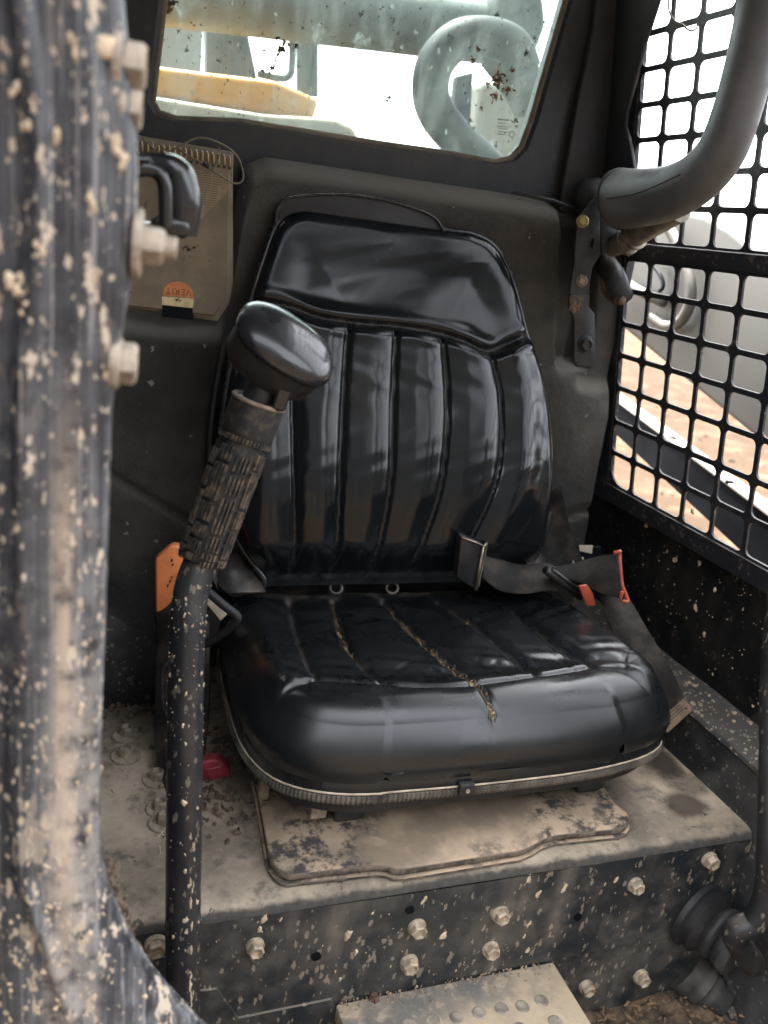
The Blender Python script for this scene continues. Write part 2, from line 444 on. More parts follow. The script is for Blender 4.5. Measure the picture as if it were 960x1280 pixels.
    s.set(c, .85, 0, .2); s.bump(wv.outputs['Fac'], .25, .0006); m['webbing'] = s.m
    m['orange'] = simple('orange_plastic', (.62, .185, .06), .45, 0, .12, 40, .05, .12)
    m['red_orange'] = simple('red_orange_plastic', (.36, .07, .035), .4, 0, .15, 40, .05)
    m['red'] = simple('red_plastic', (.33, .040, .055), .42, 0, .2, 70, .1, .1)
    m['buckle'] = simple('buckle_plastic', (.014, .014, .015), .38, 0, .3, 60, .05, .12)
    m['buckle_metal'] = simple('buckle_metal', (.33, .28, .21), .38, .8, .3, 60, .05)
    m['cream'] = simple('cream_sleeve', (.50, .43, .32), .7, 0, .15, 40, .05)
    m['handle'] = simple('gloss_handle', (.010, .011, .013), .14, 0, .3, 30, .03, .12)
    # manual cover: printed lines on stained card
    s = MT('manual_cover'); X, Y, Z = s.sep()
    n = s.noise(12, 7, .62); n2 = s.noise(60, 5)
    c = s.mix(s.ramp(n, .3, .7), (.15, .115, .072), (.255, .20, .135))
    ln = s.math('ABSOLUTE', s.math('SINE', s.math('MULTIPLY', Z, 1150)))
    wd = s.noise(130, 3, .6, s.scale(s.tc, (1, 1, .25)))
    txt = s.math('MULTIPLY', s.ramp(ln, .55, .8, 1, 0), s.ramp(wd, .38, .5))
    # the printed block keeps its corner: right of the fold it is under a brown stain
    inb = s.math('MULTIPLY', s.ramp(Z, .112, .114), s.ramp(Z, .183, .185, 1, 0))
    dia = s.math('SUBTRACT', s.math('SUBTRACT', Z, .115), s.math('MULTIPLY', s.math('SUBTRACT', X, .075), 1.19))
    ins = s.ramp(dia, .0, .002)
    inx = s.math('MULTIPLY', s.ramp(X, .055, .056), s.ramp(X, .119, .120, 1, 0))
    blk = s.math('MULTIPLY', s.math('MULTIPLY', inb, ins), inx)
    c = s.mix(s.math('MULTIPLY', s.ramp(s.noise(17, 6, .6), .40, .62), .55), c, (.13, .098, .072))
    c = s.mix(s.math('MULTIPLY', blk, .6), c, (.34, .265, .16))
    c = s.mix(s.math('MULTIPLY', s.math('MULTIPLY', txt, blk), .75), c, (.12, .085, .055))
    c = s.mix(s.math('MULTIPLY', s.splat(60, .5, 7, .7, (1, 1, 1), 2.2), .8), c, (.07, .05, .035))
    s.set(c, .75); s.bump(n2, .12, .001); m['manual'] = s.m
    m['sleeve'] = simple('manual_sleeve', (.20, .165, .12), .35, 0, .2, 30, .08)
    m['coil'] = simple('binding_coil', (.40, .30, .17), .5, 0, .2, 60, .05)
    m['sticker_o'] = simple('orange_print', (.56, .20, .075), .6, 0, .2, 90, 0)
    m['sticker_c'] = simple('cream_print', (.60, .48, .27), .6, 0, .2, 90, 0)
    m['ink'] = simple('ink', (.22, .07, .03), .7, 0, .1, 60, 0)
    m['wire'] = simple('thin_wire', (.16, .14, .09), .5, .3, .2, 60, 0)
    m['debris'] = simple('dry_debris', (.11, .075, .05), .95, 0, .5, 90, .4)
    m['chips'] = simple('straw_chips', (.17, .105, .06), .9, 0, .4, 90, .2)
    # tread plate
    s = MT('tread_plate'); n1 = s.noise(9, 8, .62); n2 = s.noise(70, 7, .65)
    c = s.mix(s.ramp(n1, .38, .62), (.14, .13, .115), (.40, .315, .21))
    c = s.mix(s.math('MULTIPLY', s.ramp(n2, .5, .7), .6), c, (.46, .37, .26))
    s.set(c, .9); s.bump(n2, .6, .003); m['tread'] = s.m
    s = MT('footwell_dirt'); n1 = s.noise(30, 8, .65)
    s.set(s.mix(s.ramp(n1, .35, .65), (.03, .022, .016), (.15, .10, .06)), .97); s.bump(n1, .9, .01); m['floor'] = s.m
    # glass with a dirty film
    s = MT('dirty_glass')
    tr = s.new('ShaderNodeBsdfTransparent'); tr.inputs[0].default_value = (.88, .95, .92, 1)
    gl = s.new('ShaderNodeBsdfGlossy'); gl.inputs['Roughness'].default_value = .03
    tl = s.new('ShaderNodeBsdfTranslucent'); tl.inputs[0].default_value = (.36, .45, .42, 1)
    df = s.new('ShaderNodeBsdfDiffuse'); df.inputs[0].default_value = (.36, .35, .30, 1)
    a = s.new('ShaderNodeAddShader'); mx0 = s.new('ShaderNodeMixShader'); mx0.inputs[0].default_value = .5
    s.t.links.new(tl.outputs[0], mx0.inputs[1]); s.t.links.new(df.outputs[0], mx0.inputs[2])
    smear = s.noise(16, 6, .6, s.scale(s.tc, (1.0, 1, .25)), 1.5)
    film = s.math('ADD', .05, s.math('ADD', s.math('MULTIPLY', s.ramp(s.noise(6, 7, .65), .40, .68), .16), s.math('MULTIPLY', s.ramp(smear, .46, .72), .22)))
    film = s.math('MAXIMUM', film, s.math('MULTIPLY', s.splat(34, .55, 5, .9, (1, 1, .7), 5.0, .40), .50))
    film = s.math('MAXIMUM', film, s.math('MULTIPLY', s.splat(110, .45, 5, .5, (1, 1, .6), 9.0, .25), .7))
    mx1 = s.new('ShaderNodeMixShader'); s.lk(film, mx1.inputs[0])
    s.t.links.new(tr.outputs[0], mx1.inputs[1]); s.t.links.new(mx0.outputs[0], mx1.inputs[2])
    fr = s.new('ShaderNodeFresnel'); fr.inputs[0].default_value = 1.45
    mx2 = s.new('ShaderNodeMixShader'); s.t.links.new(fr.outputs[0], mx2.inputs[0])
    s.t.links.new(mx1.outputs[0], mx2.inputs[1]); s.t.links.new(gl.outputs[0], mx2.inputs[2])
    s.t.links.new(mx2.outputs[0], s.o.inputs[0]); m['glass'] = s.m
    m['bug'] = simple('dried_splatter', (.16, .09, .035), .9, 0, .6, 150, .3)
    m['bug_dark'] = simple('dark_speck', (.03, .025, .02), .9, 0, .4, 150, .2)
    m['etch'] = simple('etched_print', (.06, .065, .07), .7, 0, .1, 60, 0)
    # outdoors
    s = MT('dirt_ground'); n1 = s.noise(.35, 9, .6); n2 = s.noise(3.5, 9, .68); n3 = s.noise(22, 6, .7)
    c = s.mix(s.ramp(n1, .35, .65), (.040, .0245, .0145), (.062, .040, .0245))
    c = s.mix(s.math('MULTIPLY', s.ramp(n2, .48, .64), .85), c, (.092, .063, .040))
    c = s.mix(s.math('MULTIPLY', s.ramp(n3, .5, .72), .55), c, (.020, .0135, .009))
    s.set(c, .97, 0, .1); s.bump(s.math('ADD', n2, s.math('MULTIPLY', n3, .6)), .8, .05); m['ground'] = s.m
    m['arm'] = simple('grey_arm_paint', (.075, .073, .066), .5, 0, .06, 3, .05)
    m['hose_pale'] = simple('pale_hose', (.085, .08, .07), .5, 0, .1, 20, .05)
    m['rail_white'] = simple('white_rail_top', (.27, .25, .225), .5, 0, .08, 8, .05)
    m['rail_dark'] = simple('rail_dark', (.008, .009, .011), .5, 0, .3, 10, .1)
    m['hood'] = simple('orange_hood', (.62, .27, .035), .35, 0, .1, 5, .04)
    m['tubegrey'] = simple('grey_tube', (.055, .064, .062), .5, 0, .12, 10, .05)
    m['hose_dark'] = simple('dark_hose', (.012, .015, .018), .6, 0, .2, 20, .1)
    m['building'] = simple('pale_building', (.16, .145, .12), .8, 0, .08, .8, .05)
    m['darkshape'] = simple('dark_guard', (.05, .06, .07), .6, 0, .2, 10, .1)
    m['stone'] = simple('pale_stone', (.085, .062, .043), .95, 0, .4, 20, .2)
    for k_ in ('rail_dark', 'hose_dark', 'side_panel', 'tubegrey', 'darkshape'):
        m[k_].node_tree.nodes['Principled BSDF'].inputs['Specular IOR Level'].default_value = .04 if k_ == 'rail_dark' else .15
    return m
st1 = at(858 - 2, 1006, 'z', 0); st2 = at(865, 985, 'z', 0); st3 = at(820, 948, 'z', 0)
_o = (.38, .655)
STAINS = [(st1[0], st1[1], .036, .030, .9), (st2[0] - .0, st2[1] + .01, .04, .034, .55), (st3[0], st3[1], .036, .05, .95), (.70, .86, .05, .06, .5), (.30, .96, .09, .10, .6), (.19, .90, .05, .09, .5), (.10, 1.02, .10, .05, .5)]
STAINS = [(a - _o[0], b - _o[1], c, d, e) for a, b, c, d, e in STAINS]
MAT = make_materials()

# hex bolt shared data --------------------------------------------------
def bolt_geo(d, r, h, flange=1.35, washer=None, dish=True, up=(0, 0, 1), rot=0.3, c=(0, 0, 0)):
    """flange bolt head standing on c and pointing along d"""
    c = np.array(c, float); d = nrm(d); a, b = frame(d, up); mb = MB()
    if washer: mb.add(*lathe(c, d, [(washer, -.001), (washer, h * .16), (washer * .93, h * .22), (r * .6, h * .22)], 20, up))
    if flange: mb.add(*lathe(c, d, [(r * flange, -.001), (r * flange, h * .18), (r * 1.08, h * .36), (r * .5, h * .37)], 18, up))
    V = []; F = []
    def ring(rr, hh, n=6):
        for k in range(n):
            t = rot + 2 * math.pi * k / n
            V.append(c + d * hh + rr * (math.cos(t) * a + math.sin(t) * b))
    ring(r, h * .2); ring(r, h * .86); ring(r * .84, h)
    ring(r * .74, h); ring(r * .64, h * .74 if dish else h * 1.0)
    for i in range(4):
        for k in range(6):
            k2 = (k + 1) % 6; F.append((i * 6 + k, i * 6 + k2, (i + 1) * 6 + k2, (i + 1) * 6 + k))
    F.append(tuple(24 + k for k in range(6)))
    mb.add(V, F); return mb
_boltcache = {}
def put_bolt(parent, p, d, r, h, mat, name='bolt', key=None, **kw):
    """bolts that are alike share one mesh"""
    p = np.array(p, float); base = wloc(parent)
    if key in _boltcache: me = _boltcache[key]
    else:
        mb = bolt_geo(d, r, h, **kw)
        me = bpy.data.meshes.new(name); me.from_pydata(mb.V, [], mb.F); me.materials.append(mat); me.update()
        if key: _boltcache[key] = me
    o = bpy.data.objects.new(name, me); COL.objects.link(o); o.parent = parent; o.location = p - base
    dv = nrm(d)
    if key: o.rotation_mode = 'QUATERNION'; o.rotation_quaternion = Matrix.Rotation(random.uniform(0, 6.28), 3, Vector(dv)).to_quaternion(); o.scale = (random.uniform(.93, 1.05),) * 3
    return o

# ================================================================== outdoors
g = MB(); g.add([(-400, -400, -.85), (400, -400, -.85), (400, 400, -.85), (-400, 400, -.85)], [(0, 1, 2, 3)])
o = g.build('ground', MAT['ground'], kind='structure')
g = MB()
for i in range(420):
    d = random.uniform(1.5, 9); a = random.uniform(-1.2, 1.3)
    p = (1.2 + d * math.cos(a) * .8, 1.5 + d * math.sin(a), -.85)
    blob(g, p, (0, 0, 1), random.uniform(.01, .04), random.uniform(.008, .03), random.uniform(.8, 1.5), k=6)
g.build('gravel', MAT['stone'], kind='stuff')
# distant earth bank beyond the yard
g = MB(); n = 60; V = []
for i in range(n):
    x = 10 + i * 1.6; y = 42 - i * .35
    h = 2.4 + 1.1 * math.sin(i * .31) + .6 * math.sin(i * .83)
    V += [(x, y - 5, -.86), (x, y, -.85 + h * .8), (x + .5, y + 3, -.85 + h), (x, y + 10, -.86)]
for i in range(n - 1):
    for k in range(3): g.F.append((i * 4 + k, i * 4 + k + 1, i * 4 + k + 5, i * 4 + k + 4))
g.V = V
g.build('earth_bank', MAT['ground'], smooth=True, kind='structure')

# lift arm of the loader, outside the right screen
AXX = 1.10
rt = root('lift_arm', 'broad pale grey lift arm sloping down outside the right wire screen', 'lift arm', at(860, 400, 'x', AXX))
pts = [(700, 200), (800, 258), (850, 262), (880, 268), (910, 284), (940, 308), (1010, 362), (1120, 460), (1120, 690), (1010, 602), (940, 545), (860, 479), (778, 411), (700, 345)]
poly = [at(px, py, 'x', AXX) for px, py in pts]
V, F = slab(poly, (.16, 0, 0), .012, 3); mesh('arm_plate', V, F, MAT['arm'], rt, auto=40)
hp = catmull([at(px, py, 'x', AXX - .02) for px, py in [(822, 268), (838, 288), (852, 318), (862, 350), (862, 380), (850, 402), (833, 408), (815, 396)]], 6)
V, F = tube(hp, .011, 10); mesh('hydraulic_hose', V, F, MAT['hose_pale'], rt, smooth=True)
V, F = tube([at(*p, 'x', AXX - .02) for p in [(780, 352), (800, 364), (830, 378)]], .010, 10); mesh('hydraulic_pipe', V, F, MAT['hose_pale'], rt, smooth=True)
V, F = tube(catmull([at(*p, 'x', AXX - .015) for p in [(815, 330), (826, 345), (829, 358), (824, 364)]], 5), .004, 8); mesh('brake_line', V, F, MAT['hose_dark'], rt, smooth=True)

# steel rail lying behind the screen: white top flange with holes, dark web
rt = root('steel_rail', 'long steel rail with a white drilled top and black side behind the screen', 'rail', at(900, 600, 'x', 1.0))
def railp(px, py, dx=0): return at(px, py, 'x', 1.0) + np.array([dx, 0, 0])
a0, a1 = railp(700, 446), railp(1000, 671)            # near lower edge of the white flange
ex_ = nrm(a1 - a0); ln = np.linalg.norm(a1 - a0)
fl = np.array([.030, 0, .002])
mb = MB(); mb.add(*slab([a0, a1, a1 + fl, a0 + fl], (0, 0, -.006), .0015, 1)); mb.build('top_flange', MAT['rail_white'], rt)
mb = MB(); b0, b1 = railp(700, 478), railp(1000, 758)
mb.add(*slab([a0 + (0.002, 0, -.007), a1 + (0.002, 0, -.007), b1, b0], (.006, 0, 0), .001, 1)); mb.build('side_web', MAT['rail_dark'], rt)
for px, py in [(841, 547), (912, 602)]:
    c = onp(px, py, a0, np.cross(ex_, fl) / np.linalg.norm(np.cross(ex_, fl)))
    V, F = lathe(c + np.array([0, 0, .0005]), (0, 0, 1), [(.0068, -.004), (.0068, .0006)], 14); mesh('bolt_hole', V, F, MAT['rail_dark'], rt)

# unseen shed added in front of the loader so the seat vinyl mirrors dark
rt = root('added_shed', 'unseen dark shed added in front of the loader to darken the seat reflections', 'shed', (8, -12, -.85))
WS, RS, DS = simple('added_shed_wall', (.022, .023, .024), .8, 0, .3, 2, .1), simple('added_shed_roof', (.035, .036, .038), .7, 0, .2, 2, .1), simple('added_shed_door', (.055, .04, .022), .7, 0, .2, 2, .1)
for x0, x1, h in ((-16, 4.9, 7.6), (4.9, 26, 4.4)):
    V, F = bevel_box(((x0 + x1) / 2, -12, (h - .85) / 2), (x1 - x0, 5, h + .85), .02); mesh('wall', V, F, WS, rt)
    for y0, y1, s0, s1 in ((-9.2, -12, 0, .75), (-12, -14.8, .75, 0)):
        V, F = slab([(x0 - .2, y0, h + s0 + .02), (x1 + .1, y0, h + s0 + .02), (x1 + .1, y1, h + s1 + .02), (x0 - .2, y1, h + s1 + .02)], (0, 0, .06)); mesh('roof', V, F, RS, rt)
for x in (-4, 0, 5.6, 10, 17):
    V, F = bevel_box((x, -9.48, .30), (3.0, .08, 2.3), .01); mesh('door', V, F, DS, rt)

rt = root('added_bucket', 'unseen dark bucket added on the ground in front of the cab to darken reflections', 'bucket', (.42, -.6, -.85))  # out of view, added to give the vinyl something dark to reflect
BK = simple('added_bucket_steel', (.03, .029, .028), .7, .1, .4, 6, .2, .25)
V, F = slab([(-.50, -.12, -.80), (1.34, -.12, -.80), (1.34, -1.05, -.83), (-.50, -1.05, -.83)], (0, 0, -.015), .004, 1); mesh('bucket_floor', V, F, BK, rt)
V, F = slab([(-.50, -.12, -.80), (1.34, -.12, -.80), (1.34, .04, -.62), (1.34, .08, -.34), (-.50, .08, -.34), (-.50, .04, -.62)][0:2] + [(1.34, .06, -.36), (-.50, .06, -.36)], (0, .02, .004), .003, 1); mesh('bucket_back', V, F, BK, rt)
for x in (-.52, 1.34):
    V, F = slab([(x, -1.05, -.83), (x, -.10, -.82), (x, .07, -.36), (x, -.20, -.38), (x, -.85, -.70)], (.02, 0, 0), .003, 1); mesh('side_plate', V, F, BK, rt)

# things behind the rear window
YR = 1.7
rt = root('engine_hood', 'orange engine hood seen low through the dirty rear window', 'engine hood', at(300, 120, 'y', YR))
poly = [at(px, py, 'y', YR) for px, py in [(120, 72), (197, 82), (260, 90), (345, 100), (400, 124), (392, 152), (330, 142), (180, 117), (120, 105)]]
V, F = slab(poly, (0, .5, 0), .012, 3); mesh('hood_shell', V, F, MAT['hood'], rt, auto=40)
poly = [at(px, py, 'y', YR - .03) for px, py in [(120, 106), (180, 118), (330, 142), (420, 148), (442, 158), (452, 178), (400, 190), (120, 150)]]
V, F = slab(poly, (0, .45, 0), .010, 3); mesh('hood_edge', V, F, simple('hood_rim', (.34, .27, .19), .6, 0, .25, 20, .1), rt, auto=40)
YT = 2.0
rt = root('cross_tube', 'thick grey tube crossing behind the top of the rear window', 'cross tube', at(420, 40, 'y', YT))
p0, p1 = at(190, -12, 'y', YT), at(640, 46, 'y', YT)
V, F = tube([p0 - (p1 - p0) * .2, p0, p1], .062, 24); mesh('tube_body', V, F, MAT['tubegrey'], rt, auto=50)
V, F = tube(catmull([at(*p, 'y', YT + .1) for p in [(384, 20), (384, 60), (384, 120)]], 4), .026, 12); mesh('tube_upright', V, F, MAT['tubegrey'], rt, smooth=True)
poly = [at(px, py, 'y', YT + .12) for px, py in [(258, 28), (290, 27), (298, 38), (308, 32), (314, 60), (322, 100), (258, 92)]]
V, F = slab(poly, (0, .05, 0), .004, 2); mesh('guard_plate', V, F, MAT['darkshape'], rt)
V, F = tube(catmull([at(*p, 'y', YT + .06) for p in [(365, 30), (365, 80), (362, 94), (350, 98), (322, 92)]], 6), .008, 10); mesh('guard_hoop', V, F, MAT['darkshape'], rt, smooth=True)
rt = root('hydraulic_hose', 'dark looped hydraulic hose behind the right part of the rear window', 'hose', at(560, 120, 'y', 1.75))
hp = catmull([at(*p, 'y', 1.75) for p in [(655, 90), (640, 58), (605, 46), (570, 52), (545, 78), (538, 110), (545, 140), (568, 170), (600, 200), (640, 240)]], 8)
V, F = tube(hp, [.037] * len(hp), 20); mesh('hose_loop', V, F, MAT['hose_dark'], rt, smooth=True)
poly = [at(px, py, 'y', 1.95) for px, py in [(572, 95), (592, 90), (585, 210), (560, 210)]]
V, F = slab(poly, (0, .03, 0), .003, 1); mesh('hose_guard', V, F, MAT['darkshape'], rt)
rt = root('hose_clutter', 'blurred dark machine part at the upper right of the rear window', 'machine part', at(660, 60, 'y', 1.9))
poly = [at(px, py, 'y', 1.9) for px, py in [(628, -20), (680, -20), (686, 30), (672, 66), (690, 110), (668, 150), (648, 110), (620, 76), (622, 20)]]
V, F = slab(poly, (0, .10, 0), .02, 3); mesh('machine_body', V, F, MAT['tubegrey'], rt, auto=50)
YB = 9.0
rt = root('pale_building', 'pale plain building far beyond the left of the rear window', 'building', at(215, 60, 'y', YB))
p0, p1 = at(120, 0, 'y', YB), at(257, 0, 'y', YB)
V, F = bevel_box(((p0[0] + p1[0]) / 2, YB + 2, 1.6), (p1[0] - p0[0], 4, 4.9), .03); mesh('wall', V, F, MAT['building'], rt)
V, F = bevel_box(((p0[0] + p1[0]) / 2, YB + 2, 4.13), (p1[0] - p0[0] + .3, 4.3, .14), .03); mesh('roof', V, F, MAT['tubegrey'], rt)
rt = root('pale_post_box', 'pale upright panel standing behind the hose in the rear window', 'panel', at(620, 150, 'y', 4.0))
p0, p1 = at(596, 150, 'y', 4.0), at(700, 150, 'y', 4.0)
V, F = bevel_box(((p0[0] + p1[0]) / 2, 4.2, .25), (p1[0] - p0[0], .4, 2.2), .03); mesh('panel_body', V, F, MAT['building'], rt)

# ================================================================== cab shell
XM = lambda z, off=0.0: .82 - .15 * (z - .3) - off          # the right wall leans in towards the roof
def mp(y, z, off=0.0): return np.array([XM(z, off), y, z])
MN = nrm((1, 0, .15))
def onmesh(px, py, off=0.0): return onp(px, py, (.82 - off, 0, .3), MN)

# rear frame with the window opening
YF = 1.205
rt = root('rear_wall', 'dark rear cab wall framing the dirty back window', 'cab wall', (.38, YF, .6))
hole = [at(px, py, 'y', YF) for px, py in [(205, 0), (192, 108), (190, 126), (198, 141), (220, 149), (300, 152), (400, 168), (480, 181), (560, 192), (620, 203), (642, 199), (656, 184), (668, 152), (712, 0)]]
tl = hole[0] + (hole[0] - hole[1]) * 1.4; tr = hole[-1] + (hole[-1] - hole[-2]) * .8
tl[2] = tr[2] = 1.12
hole = hole + [tr, (tr + tl) / 2, tl]
hole = [np.array(h) for h in hole]
HC = np.mean(hole, 0)
def ringout(p):
    d = (p - HC)[[0, 2]]
    x0, x1, z0, z1 = -.07, .745, -.26, 1.29
    s = min([((x1 - HC[0]) / d[0]) if d[0] > 1e-6 else 1e9, ((x0 - HC[0]) / d[0]) if d[0] < -1e-6 else 1e9,
             ((z1 - HC[2]) / d[1]) if d[1] > 1e-6 else 1e9, ((z0 - HC[2]) / d[1]) if d[1] < -1e-6 else 1e9])
    return np.array([HC[0] + d[0] * s, YF, HC[2] + d[1] * s])
hd = []
for i in range(len(hole)):
    a, b = hole[i], hole[(i + 1) % len(hole)]
    for k in range(4): hd.append(a + (b - a) * k / 4)
n = len(hd); V = []; F = []
lo = [p + nrm(p - HC) * .006 for p in hd]                      # softened lip
for p in hd: V.append(ringout(p))
for p in lo: V.append(p)
for p in hd: V.append(p + (0, .006, 0))
for p in hd: V.append(p + (0, .035, 0))
for p in hd: V.append(ringout(p) + (0, .035, 0))
for k in range(4):
    for i in range(n):
        j = (i + 1) % n; F.append((k * n + i, k * n + j, (k + 1) * n + j, (k + 1) * n + i))
mesh('frame_panel', V, F, MAT['frame_dark'], rt, auto=35)
V, F = bevel_box((.79, YF + .012, .195), (.088, .022, .915), .002); mesh('sun_leak_plug', V, F, MAT['frame_dark'], rt)  # added to plug a sun leak in the rear corner
V, F = tube([p + (0, .010, 0) for p in hd], .0055, 8, closed=True); mesh('window_seal', V, F, MAT['seal'], rt, smooth=True)
poly = [at(px, py, 'y', YF - .016) for px, py in [(752, -60), (742, 40), (722, 130), (699, 262)]] + [np.array([.76, YF - .016, .66]), np.array([.70, YF - .016, 1.2])]
V, F = slab(poly, (0, .014, 0), .004, 2); mesh('corner_pad', V, F, MAT['frame_dark'], rt, auto=40)

rt = root('rear_window', 'dirty rear window glass spattered with dried insects and mud', 'window', (HC[0], YF + .022, HC[2]))
V, F = slab([p + (0, .018, 0) for p in hd], (0, .004, 0)); mesh('pane', V, F, MAT['glass'], rt)
YG = YF + .017
sp, spd = MB(), MB()
for px, py, r, k in [(352, 60, 10, 1), (340, 85, 7, 1), (328, 88, 5, 0), (370, 57, 5, 0), (330, 63, 4, 0), (234, 62, 4, 0), (237, 47, 3, 0), (625, 100, 11, 1), (620, 120, 8, 1), (636, 112, 7, 1), (610, 105, 6, 1), (598, 62, 6, 1), (592, 75, 6, 1), (602, 135, 4, 1), (588, 152, 4, 0), (592, 160, 3, 0), (485, 122, 6, 0), (658, 66, 5, 0), (668, 48, 4, 1), (673, 62, 4, 0), (690, 40, 3, 0), (641, 88, 5, 1), (645, 150, 5, 0), (646, 158, 3, 1), (620, 182, 3, 0), (498, 42, 3, 1), (285, 100, 3, 0), (452, 17, 3, 0), (305, 5, 3, 0), (210, 6, 9, 1), (216, 2, 6, 0), (622, 18, 4, 0), (681, 27, 3, 0), (563, 45, 3, 1), (492, 26, 3, 0), (223, 39, 3, 0), (287, 52, 2, 0), (274, 76, 3, 0), (373, 83, 3, 0)]:
    q = at(px, py, 'y', YG); rr = r * 1.25 / FPX
    for j in range(5 + int(r * 3.2)):
        a_ = random.uniform(0, 6.28); d_ = abs(random.gauss(0, rr * .55)); dv = np.array([math.cos(a_), 0, math.sin(a_)])
        blob(sp if (k and random.random() < .8) else spd, q + dv * d_, (0, -1, 0), rr * random.uniform(.06, .22), .0008, random.uniform(1, 1.9), (random.uniform(-1, 1), 0, random.uniform(-1, 1)), 9)
for i in range(800):
    q = at(random.uniform(200, 690), random.uniform(-60, 190), 'y', YG)
    blob(spd if random.random() < .6 else sp, q, (0, -1, 0), random.uniform(.0003, .0012), .0005, random.uniform(.8, 1.8), (random.uniform(-1, 1), 0, random.uniform(-1, 1)), 6)
sp.build('insect_splatter', MAT['bug'], rt, kind='stuff'); spd.build('dark_specks', MAT['bug_dark'], rt, kind='stuff')
mb = MB()
for i, (y, x0, x1) in enumerate([(150, 622, 637), (154, 622, 634), (158, 621, 635), (161, 624, 634), (165, 623, 636), (168, 621, 633)]):
    x = x0
    while x < x1:
        wd = random.uniform(1, 2.6); a = at(x, y + (x - x0) * .1, 'y', YG - .001); b = at(min(x + wd, x1), y + (x + wd - x0) * .1, 'y', YG - .001)
        hgt = np.array([0, 0, .0022 if i == 0 else .0013])
        mb.add([a, b, b + hgt, a + hgt], [(0, 1, 2, 3)]); x += wd + .8
c = at(640, 168, 'y', YG - .001)
mb.add(*tube([c + .004 * np.array([math.cos(t), 0, math.sin(t)]) for t in np.linspace(0, 2 * math.pi, 14)[:-1]], .0005, 5, closed=True))
mb.build('etched_marking', MAT['etch'], rt)

# left wall, roof and floor of the cab
rt = root('left_cab_wall', 'dark left inner wall of the cab behind the muddy door post', 'cab wall', (-.06, .8, .3))
V, F = bevel_box((-.085, .79, .5), (.03, .80, 1.56), .004); mesh('wall_sheet', V, F, MAT['frame_dark'], rt)  # unseen side, built solid rather than mesh to keep the sun out
rt = root('cab_roof', 'dark roof plate over the cab', 'roof', (.38, .9, 1.28))
V, F = bevel_box((.34, .93, 1.315), (.98, 1.30, .05), .01); mesh('roof_sheet', V, F, MAT['frame_dark'], rt)  # unseen roof, overhang stretched rearward to block sun at the window
V, F = bevel_box((.34, .40, 1.25), (.86, .07, .10), .01); mesh('roof_beam', V, F, MAT['post'], rt)
mb = MB(); nx, ny = 70, 40
V = []
for i in range(ny):
    for j in range(nx):
        x = -.08 + .88 * j / (nx - 1); y = .36 + .30 * i / (ny - 1)
        V.append((x, y, -.243 + .006 * math.sin(31 * x + 7) * math.sin(27 * y) + random.uniform(-.003, .004)))
mesh('cab_floor', V, grid_faces(ny, nx), MAT['floor'], kind='structure')
V, F = bevel_box((.36, .76, -.56), (.90, .82, .58), .02); o = mesh('chassis', V, F, MAT['frame_dark'], loc=(.36, .76, -.85))
tag(o, 'dark steel chassis of the loader under the cab floor', 'chassis')

# ---------------- right wall: wire screen of punched plate
CY = [1.137 - .0630 * 0, 1.0757, 1.0142, .9507, .8865, .821, .756, .690, .625, .560, .495, .430]
CZ1 = [.297, .350, .400, .454, .504, .551, .600, .646]
CZ2 = [.668, .716, .760, .804, .848, .892, .935, .978, 1.021, 1.064, 1.107, 1.150]
rt = root('wire_screen', 'dark punched steel screen with rounded square holes on the right side of the cab', 'screen', mp(.78, .27))
TH = np.array(MN) * .003
def cell(mb, y0, y1, z0, z1, hw=.0036, r=.0085, big=None):
    cy, cz = (y0 + y1) / 2, (z0 + z1) / 2
    a, b = (y0 - y1) / 2 - hw, (z1 - z0) / 2 - hw
    loop = []; outl = []
    for q, (sy, sz) in enumerate(((1, 1), (-1, 1), (-1, -1), (1, -1))):
        rr = r if big is None or q != big[0] else big[1]
        rr = min(rr, a - .001, b - .001) if big is None or q != big[0] else rr
        for k in range(5):
            t = math.pi / 2 * (q + k / 4)
            loop.append((cy + sy * (a - rr) + rr * math.cos(t), cz + sz * (b - rr) + rr * math.sin(t)))
            A, B = (y0 - y1) / 2, (z1 - z0) / 2
            if k < 2: e = (cy + sy * A, cz + sz * B) if False else None
            ct, st_ = math.cos(math.pi / 4 * 0 + t), math.sin(t)
            s_ = min(A / max(abs(ct), 1e-6), B / max(abs(st_), 1e-6))
            if k == 2: outl.append((cy + sy * A, cz + sz * B))
            elif (k < 2) == (q % 2 == 0): outl.append((cy + sy * A, cz + sz * (b - rr) + rr * math.sin(t)))
            else: outl.append((cy + sy * (a - rr) + rr * math.cos(t), cz + sz * B))
    n = len(loop); V = [mp(y, z) for y, z in outl] + [mp(y, z) for y, z in loop]
    V += [v + TH for v in V[n:]] + [v + TH for v in V[:n]]
    F = []
    for k in range(3):
        for i in range(n):
            j = (i + 1) % n; F.append((k * n + i, k * n + j, (k + 1) * n + j, (k + 1) * n + i))
    mb.add(V, F)
mb = MB()
for i in range(len(CY) - 1):
    for j in range(len(CZ1) - 1):
        cell(mb, CY[i], CY[i + 1], CZ1[j], CZ1[j + 1], big=(3, .030) if (i == 0 and j == 0) else None)
    for j in range(len(CZ2) - 1): cell(mb, CY[i], CY[i + 1], CZ2[j], CZ2[j + 1])
mb.build('punched_plate', MAT['mesh'], rt)
def strip(mb, y0, y1, z0, z1, off0, off1):
    P = [mp(y0, z0), mp(y1, z0), mp(y1, z1), mp(y0, z1)]
    V = [p - MN * off0 for p in P] + [p - MN * off1 for p in P]
    mb.add(V, [(0, 1, 2, 3), (7, 6, 5, 4), (0, 4, 5, 1), (1, 5, 6, 2), (2, 6, 7, 3), (3, 7, 4, 0)])
mb = MB(); strip(mb, 1.137, .30, .647, .6675, .005, -.007); mb.build('cross_bar', MAT['mesh'], rt)
